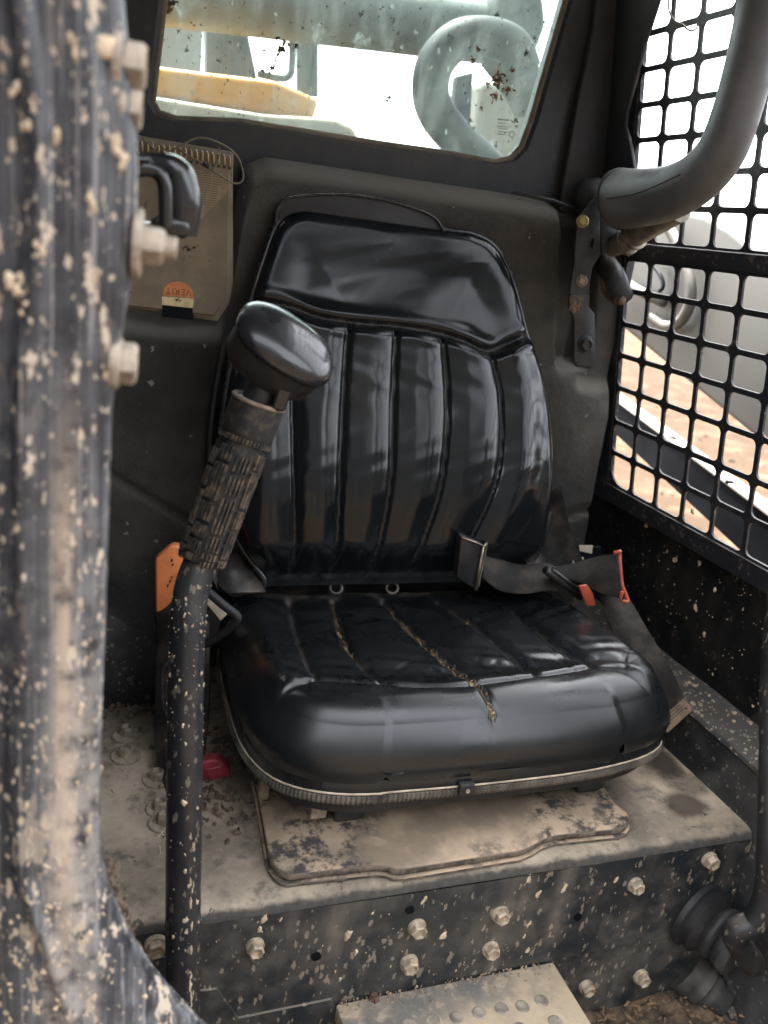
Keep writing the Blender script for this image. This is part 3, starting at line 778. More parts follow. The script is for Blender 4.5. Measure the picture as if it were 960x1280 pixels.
mb = MB(); strip(mb, 1.21, 1.1375, .265, 1.26, .002, -.009); mb.build('rear_edge', MAT['mesh'], rt)
mb = MB(); strip(mb, 1.137, .30, .268, .2965, .003, -.009); mb.build('lower_edge', MAT['mesh'], rt)
mb = MB(); strip(mb, 1.137, .30, 1.151, 1.27, .003, -.009); mb.build('upper_edge', MAT['mesh'], rt)
poly = [onmesh(px, py, .006) for px, py in [(842, -60), (828, 0), (808, 62), (796, 108), (788, 140), (786, 158), (791, 176), (797, 215)]]
poly = poly + [mp(1.195, poly[-1][2], .006), mp(1.195, poly[0][2], .006)]
V, F = slab(poly, -MN * .006, .002, 2); mesh('corner_gusset', V, F, MAT['frame_dark'], rt, auto=40)
# a loose wire on the screen
V, F = tube(catmull([onmesh(*p, .012) for p in [(836, -10), (836, 12), (843, 26), (852, 30), (862, 38), (870, 36), (872, 28)]], 6), .0012, 6)
tag(mesh('loose_wire', V, F, MAT['wire'], None, smooth=True, loc=onmesh(850, 30, .012)), 'short loose wire caught in the top of the right screen', 'wire')

# lower right wall with two round dabs, and the ledge under it
rt = root('lower_side_wall', 'black mud-speckled lower side panel under the wire screen', 'side panel', (.835, .75, .1))
V = []; F = []
zz = np.linspace(.274, .093, 8); yy = np.linspace(1.20, .36, 50)
for z in zz:
    for y in yy: V.append((.829 + .006 * (z < .26) + .002 * math.sin(9 * y), y, z))
mesh('panel_sheet', V, grid_faces(8, 50, True), MAT['side_panel'], rt, smooth=True)
mb = MB()
for px, py, r in [(808, 657, .0036), (844, 700, .0044)]:
    c = at(px, py, 'x', .832); V, F = lathe(c, (-1, 0, 0), [(r * .82, -.001), (r * .8, .002), (0, .0024)], 14)
    mesh('mud_dab', V, F, MAT['mud'], rt)
mb = MB()
for i in range(170):
    px, py = random.uniform(770, 960), random.uniform(680, 930)
    q = at(px, py, 'x', .8315)
    if not (.105 < q[2] < .262): continue
    blob(mb, q, (-1, 0, 0), random.choice([.0004, .0005, .0006, .0008, .0012]) * random.uniform(.6, 1.3), .0005, random.uniform(1, 2.8), (0, random.uniform(-1, 1), 1), 6)
for px, py in [(874, 704), (865, 640), (893, 738), (869, 760), (880, 792)]:
    blob(mb, at(px, py, 'x', .8315), (-1, 0, 0), .0035, .001, 1.5, (0, .6, 1), 8)
mb.build('mud_specks', MAT['mud'], rt, kind='stuff')
rt = root('side_ledge', 'muddy steel ledge running along the right side beside the seat platform', 'ledge', (.80, .75, .02))
V = []; prof = [(.835, .096), (.80, .079), (.796, .076), (.7945, .071), (.803, .060), (.803, .045), (.7905, .004), (.7905, -.26)]
yy = np.linspace(1.16, .36, 60)
for k, (x, z) in enumerate(prof):
    for y in yy: V.append((x + .0012 * math.sin(40 * y + k) * (k < 3), y, z - (.018 * (1.0 - y) if k in (1, 2, 3) else 0) - (.012 * (1 - y) if k == 4 else 0)))
Vt = V[:4 * 60]; mesh('ledge_top', Vt, grid_faces(4, 60, True), MAT['ledge'], rt, auto=30)
mesh('ledge_side', V[3 * 60:], grid_faces(5, 60, True), MAT['ledge_side'], rt, auto=30)
mb = MB()
for i in range(150):
    y = random.uniform(.6, 1.0); t = random.random(); x = .797 + .036 * t; z = .0775 + .018 * t - .018 * (1 - y) * (1 - t)
    blob(mb, (x, y, z), (-.4, 0, 1), random.choice([.0008, .0012, .0018, .003]) * random.uniform(.6, 1.2), .0015, random.uniform(.8, 1.7), None, 7)
mb.build('mud_specks', MAT['mud'], rt, kind='stuff')

# ---------------- rear liner: moulded felt panel
rt = root('rear_liner', 'dusty charcoal felt liner moulded across the rear wall behind the seat', 'liner', (.38, 1.18, .02))
NX, NZ = 150, 110
V = []
for i in range(NZ):
    t = i / (NZ - 1); t = 1 - (1 - t) ** 1.5
    for j in range(NX):
        x = -.06 + .845 * j / (NX - 1)
        top = .507 + .206 * sstep(x, .178, .206) - .010 * sstep(x, .55, .78)
        top -= .012 * (1 - sstep(x, .205, .235)) * sstep(x, .19, .2)
        z = -.01 + (top + .01) * t
        dt = top - z
        h = .062 * (1 - (1 - min(dt / .04, 1)) ** 2.2) ** .5
        # softly pressed-in outer column and bracket recess at the right
        xl = .642 + (.70 - z) * .17; h -= .042 * sstep(x, xl, xl + .010) * (1 - sstep(x, xl + .060, xl + .075)) * sstep(z, .474, .486)
        h -= .016 * sstep(x, .715, .73) * sstep(z, .44, .47)
        # diagonal fold, right; low sweep line
        ln_ = z - (.475 - .42 * (x - .66)); h += .006 * math.exp(-(ln_ / .012) ** 2) * sstep(x, .63, .68)
        h += .010 * sstep(-ln_, -.004, .02) * sstep(x, .60, .66)
        l2 = z - (.235 + .22 * (x - .69)); h -= .008 * math.exp(-(l2 / .006) ** 2) * sstep(x, .64, .70)
        l3 = z - (.29 - .62 * (x - .05)); h -= .008 * math.exp(-(l3 / .008) ** 2) * (1 - sstep(x, .14, .2))
        h += .004 * math.sin(6 * x + 3) * math.sin(9 * z + 1)
        V.append((x, 1.192 - h, z))
mesh('liner_shell', V, grid_faces(NZ, NX, True), MAT['liner'], rt, smooth=True)
# trim strip along the top of the liner on the right
V, F = tube([at(*p, 'y', 1.15) for p in [(640, 240), (690, 250), (735, 266)]], .0022, 6); mesh('top_trim', V, F, MAT['bracket'], rt, smooth=True)
# gusset box at the left rear of the platform
poly = [at(px, py, 'y', 1.035) for px, py in [(70, 725), (133, 765), (200, 808), (215, 880), (205, 915), (60, 915)]]
V, F = slab(poly, (0, .10, 0), .005, 2)
tag(mesh('corner_cover', V, F, MAT['ledge_side'], None, auto=40, loc=(.08, 1.035, 0)), 'dark sloping cover plate in the left rear corner below the liner', 'cover plate')

# ---------------- seat platform
rt = root('seat_platform', 'steel seat platform caked in tan dust with a bolted dark front', 'seat platform', (.38, .655, -.24))
prof = [(1.17, 0.0), (1.0, 0), (.85, 0), (.74, 0), (.69, 0), (.668, 0), (.662, -.0015), (.658, -.0045), (.6558, -.0085), (.655, -.0115)]
xs = np.linspace(-.065, .7885, 90); V = []
for k, (y, z) in enumerate(prof):
    for x in xs:
        V.append((x, y, z + .0008 * math.sin(19 * x) * math.cos(17 * y)))
mesh('top_plate', V, grid_faces(len(prof), 90, True), MAT['platform'], rt, auto=50)
V = []
for z in np.linspace(-.012, -.1445, 16):
    for x in xs: V.append((x, .655 + .0009 * math.sin(13 * x + 20 * z) - .0005, z))
fp = mesh('front_panel', V, grid_faces(16, 90, True), MAT['front_panel'], rt, smooth=True)
V = []
for z in np.linspace(-.1455, -.30, 10):
    for x in xs: V.append((x, .6568 + .0006 * math.sin(15 * x), z))
lp = mesh('lower_panel', V, grid_faces(10, 90, True), MAT['front_panel'], rt, smooth=True)
poly = [at(px, py, 'y', .652) for px, py in [(215, 1240), (258, 1238), (271, 1236), (298, 1273), (415, 1249), (432, 1300), (430, 1380), (200, 1380)]]
V, F = slab(poly, (0, .003, 0), .0008, 1); mesh('corner_patch', V, F, MAT['front_panel'], rt)
yF = .6545
for px, py in [(320, 1188), (523, 1163), (513, 1208), (627, 1146), (615, 1190), (797, 1110), (890, 1078), (735, 1238), (804, 1225), (195, 1186)]:
    put_bolt(rt, at(px, py, 'y', yF - .006) + (0, .006, 0), (0, -1, 0), .0088 if px != 195 else .0095, .0115, MAT['bolt'], 'bolt', 'front' if px != 195 else 'front2', flange=1.16, rot=.5)
mb = MB()
for px, py in [(395, 1195), (512, 1137), (722, 1146)]:
    c = at(px, py, 'y', yF - .0005); V, F = lathe(c, (0, -1, 0), [(.0052, 0), (.0052, .0016), (.004, .0016), (.0036, .0004), (0, .0003)], 14)
    mesh('empty_bolt_hole', V, F, MAT['rail_dark'], rt)
# bolts in the dust at the left of the platform
for px, py in [(158, 920), (157, 946), (200, 1012), (205, 1030), (196, 975)]:
    put_bolt(rt, at(px, py, 'z', 0), (0, 0, 1), .0085, .0135, MAT['bolt_old'], 'bolt', 'top', washer=.017, flange=None, up=(0, 1, 0))
mb = MB()
for i in range(150):
    px, py = random.uniform(130, 950), random.uniform(1050, 1275)
    q = at(px, py, 'y', yF)
    if not (-.14 < q[2] < -.018): continue
    blob(mb, q, (0, -1, 0), random.choice([.0004, .0005, .0006, .0008, .0008, .0011, .0016]) * random.uniform(.6, 1.3), .0006, random.uniform(1, 3), (random.uniform(-.2, .6), 0, 1), 6)
for px, py, r in [(435, 1170, .004), (530, 1125, .004), (555, 1170, .005), (660, 1155, .004), (770, 1100, .003), (705, 1110, .004), (672, 1118, .005), (660, 1100, .004), (330, 1150, .003), (325, 1162, .0025), (655, 1170, .003), (660, 1187, .004), (445, 1190, .003)]:
    blob(mb, at(px, py, 'y', yF), (0, -1, 0), r, .0014, 1.8, (.35, 0, 1), 9)
mb.build('mud_specks', MAT['mud'], rt, kind='stuff')

# access cover on the platform
outl = [(300, 930), (318, 1005), (330, 1076), (334, 1092), (343, 1104), (357, 1111), (468, 1098), (481, 1099), (490, 1103), (505, 1103), (650, 1079), (664, 1073), (678, 1064), (694, 1059), (770, 1051), (782, 1047), (787, 1040), (784, 1030), (768, 1018), (720, 930)]
base_ = [at(px, py, 'z', 0.0) + (0, 0, .001) for px, py in outl]
rt = root('access_cover', 'thick tan-dusted cover plate with wavy front edge under the seat', 'cover plate', np.mean(base_, 0))
V, F = slab(base_, (0, 0, .0045), .001, 1); mesh('cover_base', V, F, MAT['cover'], rt, auto=40)
cc = np.mean(base_, 0)
top_ = [cc + (p - cc) * .990 + np.array([0, .0015, .0052]) for p in base_]
V, F = slab(top_, (0, 0, .0105), .0035, 3); mesh('cover_plate', V, F, MAT['cover'], rt, auto=40)
# tread plate in the footwell
ZT = -.146
rt = root('step_plate', 'dusty dimpled step plate in front of the seat platform', 'step plate', at(560, 1250, 'z', ZT) - np.array([0, 0, .02]))
poly = [at(px, py, 'z', ZT) for px, py in [(418, 1251), (690, 1199), (790, 1360), (470, 1400)]]
poly[0][1] = min(poly[0][1], .6535); poly[1][1] = min(poly[1][1], .6535)
V, F = slab(poly, (0, 0, -.022), .003, 2); mesh('plate', V, F, MAT['tread'], rt, auto=40)
mb = MB()
for px, py in [(541, 1276), (571, 1272), (599, 1266), (627, 1261), (653, 1258), (677, 1251), (694, 1277), (512, 1281), (484, 1287), (560, 1300), (590, 1296), (620, 1290), (650, 1286), (720, 1305), (690, 1310)]:
    c = at(px, py, 'z', ZT)
    mb.add(*lathe(c, (0, 0, 1), [(.0085, -.0005), (.0076, .0009), (.0062, .0012), (.0054, .0009), (.0046, .0004), (0, .0003)], 16, (0, 1, 0)))
mb.build('dimple', simple('worn_dimple', (.22, .185, .145), .8, .1, .5, 50, .4), rt, auto=60, kind='stuff')
mb = MB()
for i in range(160):
    px = random.uniform(425, 690); py = 1249 - (px - 418) * .19 + abs(random.gauss(0, 9)) + 3
    blob(mb, at(px, py, 'z', ZT + .0003), (0, 0, 1), random.uniform(.0005, .0019), random.uniform(.0006, .002), 1.2, None, 6)
mb.build('grit', simple('grit', (.26, .19, .125), .95, 0, .45, 300, .4), rt, kind='stuff')
mb = MB(); blob(mb, at(466, 1248, 'z', ZT), (0, 0, 1), .0065, .009, 1.1, None, 9); blob(mb, at(470, 1250, 'z', ZT), (0, 0, 1), .005, .006, 1.1, None, 9)
tag(mb.build('clod', simple('reddish_clod', (.10, .05, .04), .95, 0, .4, 200, .4), loc=at(466, 1248, 'z', ZT)), 'small reddish brown clod on the step plate', 'clod')
# wood chips and dirt in the footwell
mb = MB()
for i in range(320):
    x, y = random.uniform(.50, .79), random.uniform(.50, .648)
    L = random.uniform(.002, .011); a = random.uniform(0, 6.3); wd = random.uniform(.0005, .0018); z = -.236 + random.uniform(0, .006)
    d = np.array([math.cos(a), math.sin(a), random.uniform(-.3, .3)]) * L / 2; s_ = np.array([-math.sin(a), math.cos(a), 0]) * wd
    c = np.array([x, y, z]); h = np.array([0, 0, .0012])
    mb.add([c - d - s_, c + d - s_, c + d + s_, c - d + s_, c - d - s_ + h, c + d - s_ + h, c + d + s_ + h, c - d + s_ + h], [(0, 1, 2, 3), (7, 6, 5, 4), (0, 4, 5, 1), (1, 5, 6, 2), (2, 6, 7, 3), (3, 7, 4, 0)])
mb.build('wood_chips', MAT['chips'], kind='stuff')
# crumbs of soil and dry grass on the platform
mb = MB()
def crumbs(c, sx, sy, n, r0=.001, r1=.004, z=0):
    for i in range(n):
        p = (random.gauss(c[0], sx), random.gauss(c[1], sy), z + random.uniform(0, .003))
        blob(mb, p, (random.gauss(0, .4), random.gauss(0, .4), 1), random.uniform(r0, r1), random.uniform(r0, r1 * 1.2), random.uniform(.7, 2), None, 6)
crumbs(at(275, 1010, 'z', 0), .03, .03, 110); crumbs(at(170, 885, 'z', 0), .03, .02, 60, .002, .006); crumbs(at(290, 940, 'z', 0), .02, .04, 80)
crumbs(at(150, 850, 'z', 0), .02, .012, 20, .003, .008); crumbs(at(300, 965, 'z', 0), .02, .03, 60)
for i in range(130):
    px, py = random.uniform(135, 940), random.uniform(960, 1130)
    p = at(px, py, 'z', 0.0)
    if p[1] > .67: blob(mb, p, (0, 0, 1), random.uniform(.0005, .0016), .0008, 1.3, None, 6)
mb.build('soil_crumbs', MAT['debris'], kind='stuff')
mb = MB()
for i in range(9):
    c = at(205 + random.gauss(0, 6), 1040 + random.gauss(0, 12), 'z', 0) + np.array([0, 0, random.uniform(.001, .014)])
    a = random.uniform(0, 6.3); L = random.uniform(.006, .02)
    d = np.array([math.cos(a), math.sin(a), random.uniform(-.3, .5)]) * L
    mb.add(*tube([c - d / 2, c + np.array([0, 0, .003]), c + d / 2], random.uniform(.0002, .0005), 5))
mb.build('straw_wisps', simple('pale_straw', (.50, .46, .38), .9, 0, .3, 90, 0), kind='stuff')

# ---------------- muddy door post in the foreground
rt = root('door_post', 'mud-splashed dark steel door post filling the left edge of the picture', 'door post', (0, .45, -.2))
ez_ = [at(px, py, 'y', .45) for px, py in [(150, -40), (153, 0), (160, 55), (172, 130), (176, 200), (175, 262), (170, 330), (160, 400), (148, 430), (141, 480), (137, 600), (133, 750), (129, 880), (126, 1000), (127, 1060), (140, 1120), (165, 1175), (200, 1225), (250, 1280), (330, 1345)]]
ez_ = [np.array([.020, .45, 1.3])] + ez_ + [ez_[-1] + np.array([.05, 0, -.035]), ez_[-1] + np.array([.20, 0, -.07])]
ZZ = np.array([p[2] for p in ez_])[::-1]; XX = np.array([p[0] for p in ez_])[::-1]
def post_edge(z): return float(np.interp(z, ZZ, XX))
csec = [(.016, .53), (.010, .500), (.0055, .480), (.002, .464), (.0004, .456), (.0002, .450), (.0012, .4455), (.003, .4425), (.0055, .4405), (.0085, .4395), (.0110, .4395), (.0130, .4385), (.0145, .4370), (.0165, .4360), (.020, .4352), (.025, .4350), (.030, .4356), (.034, .4368), (.0365, .4372), (.0385, .4362), (.0405, .4345), (.0425, .4338), (.0450, .4345), (.0470, .4370), (.0485, .4400), (.053, .4420), (.060, .442), (.075, .443), (.11, .45), (.15, .49)]
zr = np.concatenate([np.linspace(1.3, .45, 60), np.linspace(.445, .02, 90)])
exs = np.array([post_edge(z) for z in zr]); exs = np.convolve(np.pad(exs, 2, 'edge'), np.ones(5) / 5, 'valid')
V = []
for z, xe in zip(zr, exs):
    flare = max(0.0, xe - .032)
    for k, (dx, y) in enumerate(csec):
        f = 1 - .75 * min(dx / .06, 1)
        x = xe - dx - flare * (1 - f)
        # hand-made steel is never dead straight
        dz = -max(y - .456, 0) * 2.4 * min(flare / .012, 1) if k < 5 else 0
        V.append((x + .0003 * math.sin(17 * z), y + .0003 * math.sin(13 * z + .3 * k), z + dz))
mesh('post_plate', V, grid_faces(len(zr), len(csec)), MAT['post'], rt, auto=45)
Pv = np.array(V).reshape(len(zr), len(csec), 3)
def post_pt():
    i = random.randrange(30, len(zr) - 1); k = random.randrange(3, 26)
    a, b, c = Pv[i, k], Pv[i + 1, k], Pv[i, k + 1]
    u, v = random.random(), random.random()
    n = np.cross(c - a, b - a); n = nrm(n)
    if n[1] > 0 and k > 4: n = -n
    if k <= 4 and n[0] < 0: n = -n
    return a + u * (b - a) + v * (c - a), n
mb = MB()
for i in range(260):
    p, n = post_pt()
    r = random.choice([.0004, .0006, .0006, .0009, .0009, .0013]) * random.uniform(.6, 1.4)
    blob(mb, p, n, r, .00025, random.uniform(1, 2.4), (0, 0, 1), 9)
for i in range(14):
    p, n = post_pt(); r = random.uniform(.0010, .0021)
    for j in range(3):
        q = p + np.array([random.gauss(0, .0007), 0, random.gauss(0, .0016)])
        blob(mb, q, n, r * random.uniform(.4, .9), .0004, random.uniform(1.2, 2.2), (random.uniform(-.3, .3), 0, 1), 8)
for px, py, r in [(95, 62, .0028), (92, 60, .002), (148, 185, .0032), (152, 200, .0030), (145, 170, .0025), (70, 165, .003), (50, 310, .004), (45, 130, .003), (20, 350, .004), (30, 385, .003), (120, 345, .002), (35, 160, .0025), (28, 80, .0024), (16, 112, .002), (115, 250, .0022)]:
    for j in range(3):
        q = at(px + random.gauss(0, 3), py + random.gauss(0, 5), 'y', .4345)
        blob(mb, q, (.15, -1, 0), r * random.uniform(.32, .72), .0004, random.uniform(1.2, 2.2), (random.uniform(-.3, .3), 0, 1), 11)
for i in range(90):
    px, py = random.uniform(-5, 230), random.uniform(880, 1290)
    if px > np.interp(py, [880, 1060, 1120, 1175, 1225, 1280], [124, 122, 134, 158, 192, 242]): continue
    q = at(px, py, 'y', .4355); r = random.uniform(.0006, .0019)
    for j in range(2): blob(mb, q + np.array([random.gauss(0, .0008), 0, random.gauss(0, .0015)]), (.1, -1, 0), r * random.uniform(.5, 1), .0004, random.uniform(1.2, 2.2), (-.2 - .5 * (py > 1080), 0, 1), 9)
mb.build('mud_splatter', MAT['mud'], rt, smooth=True, kind='stuff')
# bolts standing out of the right edge of the post
def edge_bolt(px, py, r, h, mat, y=.452, washer=None, key=None, d=(1, -.12, -.03)):
    p = at(px, py, 'y', y); return p, put_bolt(rt, p, d, r, h, mat, 'bolt', key, washer=washer, flange=1.3 if washer is None else None, rot=.2)
edge_bolt(146, 78, .0112, .0130, MAT['bolt_post'], washer=.0155); edge_bolt(151, 134, .0100, .0095, MAT['bolt_post'])
p, b = edge_bolt(170, 304, .0092, .0135, MAT['bolt_post'], washer=.0165)
V, F = lathe(p, (1, -.12, -.03), [(.0058, .010), (.0058, .0155), (.0052, .0160), (.0058, .0165), (.0058, .0185), (.0050, .0195), (.0050, .0196)], 14); mesh('stud_end', V, F, MAT['bolt_post'], rt, auto=30)
edge_bolt(141, 452, .0108, .0120, MAT['bolt_post'])
V, F = bevel_box(at(132, 60, 'y', .440), (.010, .006, .010), .0025); mesh('weld_lump', V, F, MAT['mud'], rt, smooth=True)
mb = MB()
for i in range(170):
    t = random.random(); px = 136 + 30 * t + random.gauss(0, 4); py = 1085 + 110 * t + random.gauss(0, 8)
    p = at(px, py, 'y', random.uniform(.46, .50)); a = random.uniform(0, 6.3)
    d = np.array([math.cos(a) * .6, math.sin(a) * .4, random.uniform(-1, 1)]) * random.uniform(.002, .0065)
    mb.add(*tube([p - d, p + d * .2 + np.array([.001, 0, .001]), p + d], random.uniform(.0004, .0011), 5))
mb.build('dry_roots', MAT['debris'], rt, kind='stuff')
# right front post, just outside the picture
V, F = bevel_box((.80, .36, .5), (.06, .10, 1.6), .012, seg=3)
tag(mesh('door_post', V, F, MAT['post'], None, auto=40, loc=(.80, .36, -.3)), 'muddy dark right front door post beside the right control lever', 'door post')

# ---------------- glossy black grab handle behind the post
YH = .60
rt = root('grab_handle', 'glossy black looped grab handle beside the hanging manual', 'grab handle', at(205, 250, 'y', YH))
hp = catmull([at(*p, 'y', YH) for p in [(150, 203), (178, 203), (200, 206), (219, 217), (227, 240), (227, 268), (224, 292)]], 7)
rr = np.interp(np.linspace(0, 1, len(hp)), [0, .25, .5, .75, 1], [.0055, .0062, .0108, .0125, .0112])
V, F = tube(hp, rr, 18); mesh('outer_grip', V, F, MAT['handle'], rt, smooth=True)
hp = catmull([at(*p, 'y', YH - .012) for p in [(165, 214), (182, 211), (197, 216), (205, 229), (207, 250), (207, 286)]], 7)
V, F = tube(hp, .0046, 14); mesh('inner_loop', V, F, MAT['handle'], rt, smooth=True)
c = at(212, 284, 'y', YH - .004); V, F = bevel_box(c, (.024, .018, .012), .004, seg=3); mesh('handle_foot', V, F, MAT['handle'], rt, smooth=True)
V, F = bevel_box(at(150, 285, 'y', YH), (.06, .016, .012), .004); mesh('mounting_arm', V, F, MAT['handle'], rt, auto=40)
V, F = bevel_box(at(150, 206, 'y', YH), (.05, .012, .010), .004); mesh('mounting_arm', V, F, MAT['handle'], rt, auto=40)

# ---------------- spiral bound manual in a clear sleeve on the rear wall
YM = 1.118
p_ul, p_ur, p_r, p_br, p_b2, p_bl = [at(px, py, 'y', YM) for px, py in [(160, 174), (288, 197), (283, 372), (268, 395), (150, 381), (140, 380)]]
mroot = (.06, YM, .50)
rt = root('manual', 'dirty brown spiral bound manual with an orange sticker hanging upside down on the rear wall', 'manual', mroot)
V, F = slab([p_ul, p_ur, p_r, p_br, p_b2], (0, .010, 0), .001, 1); mesh('cover', V, F, MAT['manual'], rt)
poly = [at(px, py, 'y', YM + .012) for px, py in [(150, 165), (292, 190), (291, 232), (292, 372), (272, 402), (242, 397), (241, 391), (205, 385), (204, 391), (140, 383)]]
V, F = slab(poly, (0, .004, 0), .001, 1); mesh('clear_sleeve', V, F, MAT['sleeve'], rt)
nc = 19
co = None
for i in range(nc):
    px = 163 + (286 - 163) * i / (nc - 1); py = 181 + (201 - 181) * i / (nc - 1)
    c = at(px, py, 'y', YM + .002)
    if co is None:
        pts = [np.array([.0009 * math.sin(t * .5), .0055 * math.sin(t), .0055 * math.cos(t)]) for t in np.linspace(0, 2 * math.pi, 16)[:-1]]
        V, F = tube([c + q for q in pts], .0011, 6, closed=True)
        co = mesh('coil', V, F, MAT['coil'], rt, smooth=True, loc=c)
    else:
        o = bpy.data.objects.new('coil', co.data); COL.objects.link(o); o.parent = rt; o.location = c - np.array(mroot)
    V, F = lathe(at(px + 1, py + 9, 'y', YM - .0004), (0, -1, 0), [(.0016, 0), (.0016, .0005)], 8)
    mesh('punched_hole', V, F, MAT['bug_dark'], rt)
# orange half-round sticker with upside-down lettering over a cream label
A = at(203.5, 369.5, 'y', YM - .0006); B = at(242, 372.5, 'y', YM - .0006); T = at(223, 352, 'y', YM - .0006)
mid = (A + B) / 2; ux = nrm(B - A); uz = nrm(np.cross(np.array([0, 1., 0]), ux)); uz = uz if uz[2] > 0 else -uz
rx = np.linalg.norm(B - A) / 2; rz = (T - mid) @ uz
arc = [mid + ux * rx * math.cos(t) * (.98 if 0 < t < math.pi else 1) + uz * rz * math.sin(t) ** .8 for t in np.linspace(0, math.pi, 22)]
V, F = slab(arc, (0, .0006, 0)); mesh('orange_sticker', V, F, MAT['sticker_o'], rt)
cr = [at(px, py, 'y', YM - .0005) for px, py in [(202.5, 370.5), (242.5, 373.5), (241, 385), (202.5, 381)]]
V, F = slab(cr, (0, .0006, 0)); mesh('cream_label', V, F, MAT['sticker_c'], rt)
dk = [at(px, py, 'y', YM - .0004) for px, py in [(203, 381.5), (241, 385.5), (240, 400), (203, 396)]]
V, F = slab(dk, (0, .0006, 0)); mesh('label_gap', V, F, MAT['ink'] if False else MAT['rail_dark'], rt)
cu = bpy.data.curves.new('sticker_lettering', 'FONT'); cu.body = 'VERIT'; cu.size = rz * .60; cu.extrude = .0001
cu.align_x = 'CENTER'; cu.align_y = 'CENTER'; cu.space_character = 1.15
cu.materials.append(MAT['ink'])
tmp = bpy.data.objects.new('sticker_lettering', cu)
to = bpy.data.objects.new('sticker_lettering', bpy.data.meshes.new_from_object(tmp)); bpy.data.objects.remove(tmp)
COL.objects.link(to); to.parent = rt
mt = basis(-ux, -uz, np.array([0, -1., 0])).to_4x4()
to.matrix_basis = Matrix.Translation(Vector(mid + uz * rz * .36 + ux * .0 + np.array([0, -.0004, 0]) - np.array(mroot))) @ mt
mb = MB(); c = at(222, 375, 'y', YM - .0008)
for dx_, dz_, r in [(0, 0, .0016), (.003, -.0006, .0012), (-.0025, .0002, .001), (.001, .0016, .001)]: blob(mb, c + ux * dx_ + uz * dz_, (0, -1, 0), r, .0003, 1.3, ux, 8)
for px, py, r in [(236, 312, .0022), (243, 310, .0018), (232, 309, .0014), (247, 307, .001), (262, 326, .0008), (238, 320, .0008)]: blob(mb, at(px, py, 'y', YM - .0005), (0, -1, 0), r, .0004, 1.5, (1, 0, .2), 8)
mb.build('stain', MAT['bug_dark'], rt, kind='stuff')
# thin wire looped over the manual
wp = [at(px, py, 'y', yy) for px, py, yy in [(178, 172, 1.10), (190, 184, 1.10), (200, 195, 1.10), (192, 196, 1.10), (194, 184, 1.10), (199, 180, 1.10), (210, 189, 1.10), (226, 182, 1.098), (245, 173, 1.098), (262, 174, 1.10), (284, 184, 1.11), (298, 198, 1.115), (304, 217, 1.113), (302, 227, 1.108), (292, 229, 1.105), (276, 220, 1.103), (262, 211, 1.103), (254, 205, 1.103)]]
V, F = tube(catmull(wp, 6), .0011, 6)
rt2 = root('hanging_wire', 'thin looped wire hanging over the top of the brown manual', 'wire', wp[0])
mesh('wire_loop', V, F, MAT['wire'], rt2, smooth=True)
V, F = tube([at(*p, 'y', 1.102) for p in [(253, 204), (261, 209)]], .0024, 8); mesh('wire_crimp', V, F, MAT['bug_dark'], rt2, smooth=True)
wp = [at(px, py, 'y', 1.101) for px, py in [(261, 210), (252, 215), (244, 218), (250, 216), (262, 214), (270, 205), (274, 195), (274, 184)]]
V, F = tube(catmull([wp[i] for i in (2, 4, 5, 6, 7)], 6), .0009, 6); mesh('wire_tail', V, F, MAT['wire'], rt2, smooth=True)
V, F = tube(catmull([at(px, py, 'y', 1.099) for px, py in [(224, 187), (238, 196), (253, 204)]], 6), .0012, 6); mesh('wire_tail', V, F, MAT['wire'], rt2, smooth=True)

# ================================================================== operator seat
seat = root('operator_seat', 'worn black vinyl operator seat with fluted backrest and torn cushion seams', 'seat', (.43, .85, .03))
TH_B = rad(15); BN = np.array([0, math.cos(TH_B), -math.sin(TH_B)]); BP = np.array([.40, 1.0, .2])
BU = np.array([1., 0, 0]); BV = np.array([0, math.sin(TH_B), math.cos(TH_B)])
def bl(px, py):
    p = onp(px, py, BP, BN) - BP; return np.array([p @ BU, p @ BV])
def b3(u, v, h): return BP + BU * u + BV * v - BN * h
Lc = [bl(*p) for p in [(330, 722), (305, 690), (288, 655), (277, 600), (276, 545), (284, 480), (297, 420), (311, 384), (318, 358), (331, 318), (341, 290), (350, 276), (362, 267), (378, 263)]]
Rc = [bl(*p) for p in [(650, 715), (672, 690), (679, 645), (683, 600), (684, 560), (681, 505), (669, 452), (656, 417), (650, 390), (639, 350), (628, 325), (618, 310), (604, 299), (585, 292)]]
def chain(C):
    C = catmull(C, 6); return C
Lc, Rc = chain(Lc), chain(Rc)
v0, v1 = -.012, min(Lc[-1][1], Rc[-1][1])
outl = np.vstack([Lc, Rc[::-1]])
fold = np.array([bl(*p) for p in [(300, 383), (325, 380), (360, 386), (395, 399), (440, 406), (490, 410), (540, 418), (575, 429), (603, 440), (628, 431), (662, 417)]]); fold = catmull(fold, 5)
flutes = [[(357, 420), (357, 500), (358, 610), (362, 692)], [(427, 408), (419, 500), (413, 600), (413, 692)], [(485, 410), (480, 500), (474, 600), (462, 692)], [(541, 420), (546, 500), (536, 600), (512, 692)], [(601, 441), (612, 500), (605, 590), (567, 690)]]
flutes = [catmull([bl(*p) for p in f], 6)[::-1] for f in flutes]      # bottom to top
def interp_chain(C, v):
    o_ = np.argsort(C[:, 1]); return np.interp(v, C[o_, 1], C[o_, 0])
NR, NCc = 170, 170
vs_ = v0 + (v1 - v0) * (1 - (1 - np.linspace(0, 1, NR)) ** 1.25)
ss = np.linspace(-1, 1, NCc); ss = np.sin(ss * math.pi / 2) * .55 + ss * .45
UV = []
for v in vs_:
    uL, uR = interp_chain(Lc, v), interp_chain(Rc, v)
    for s_ in ss: UV.append((uL + (uR - uL) * (s_ + 1) / 2, v))
UV = np.array(UV)
d = segdist(UV, outl)
edge = (1 - (1 - np.clip(d / .020, 0, 1)) ** 2.2) ** (1 / 2.2)
H = .016 * edge
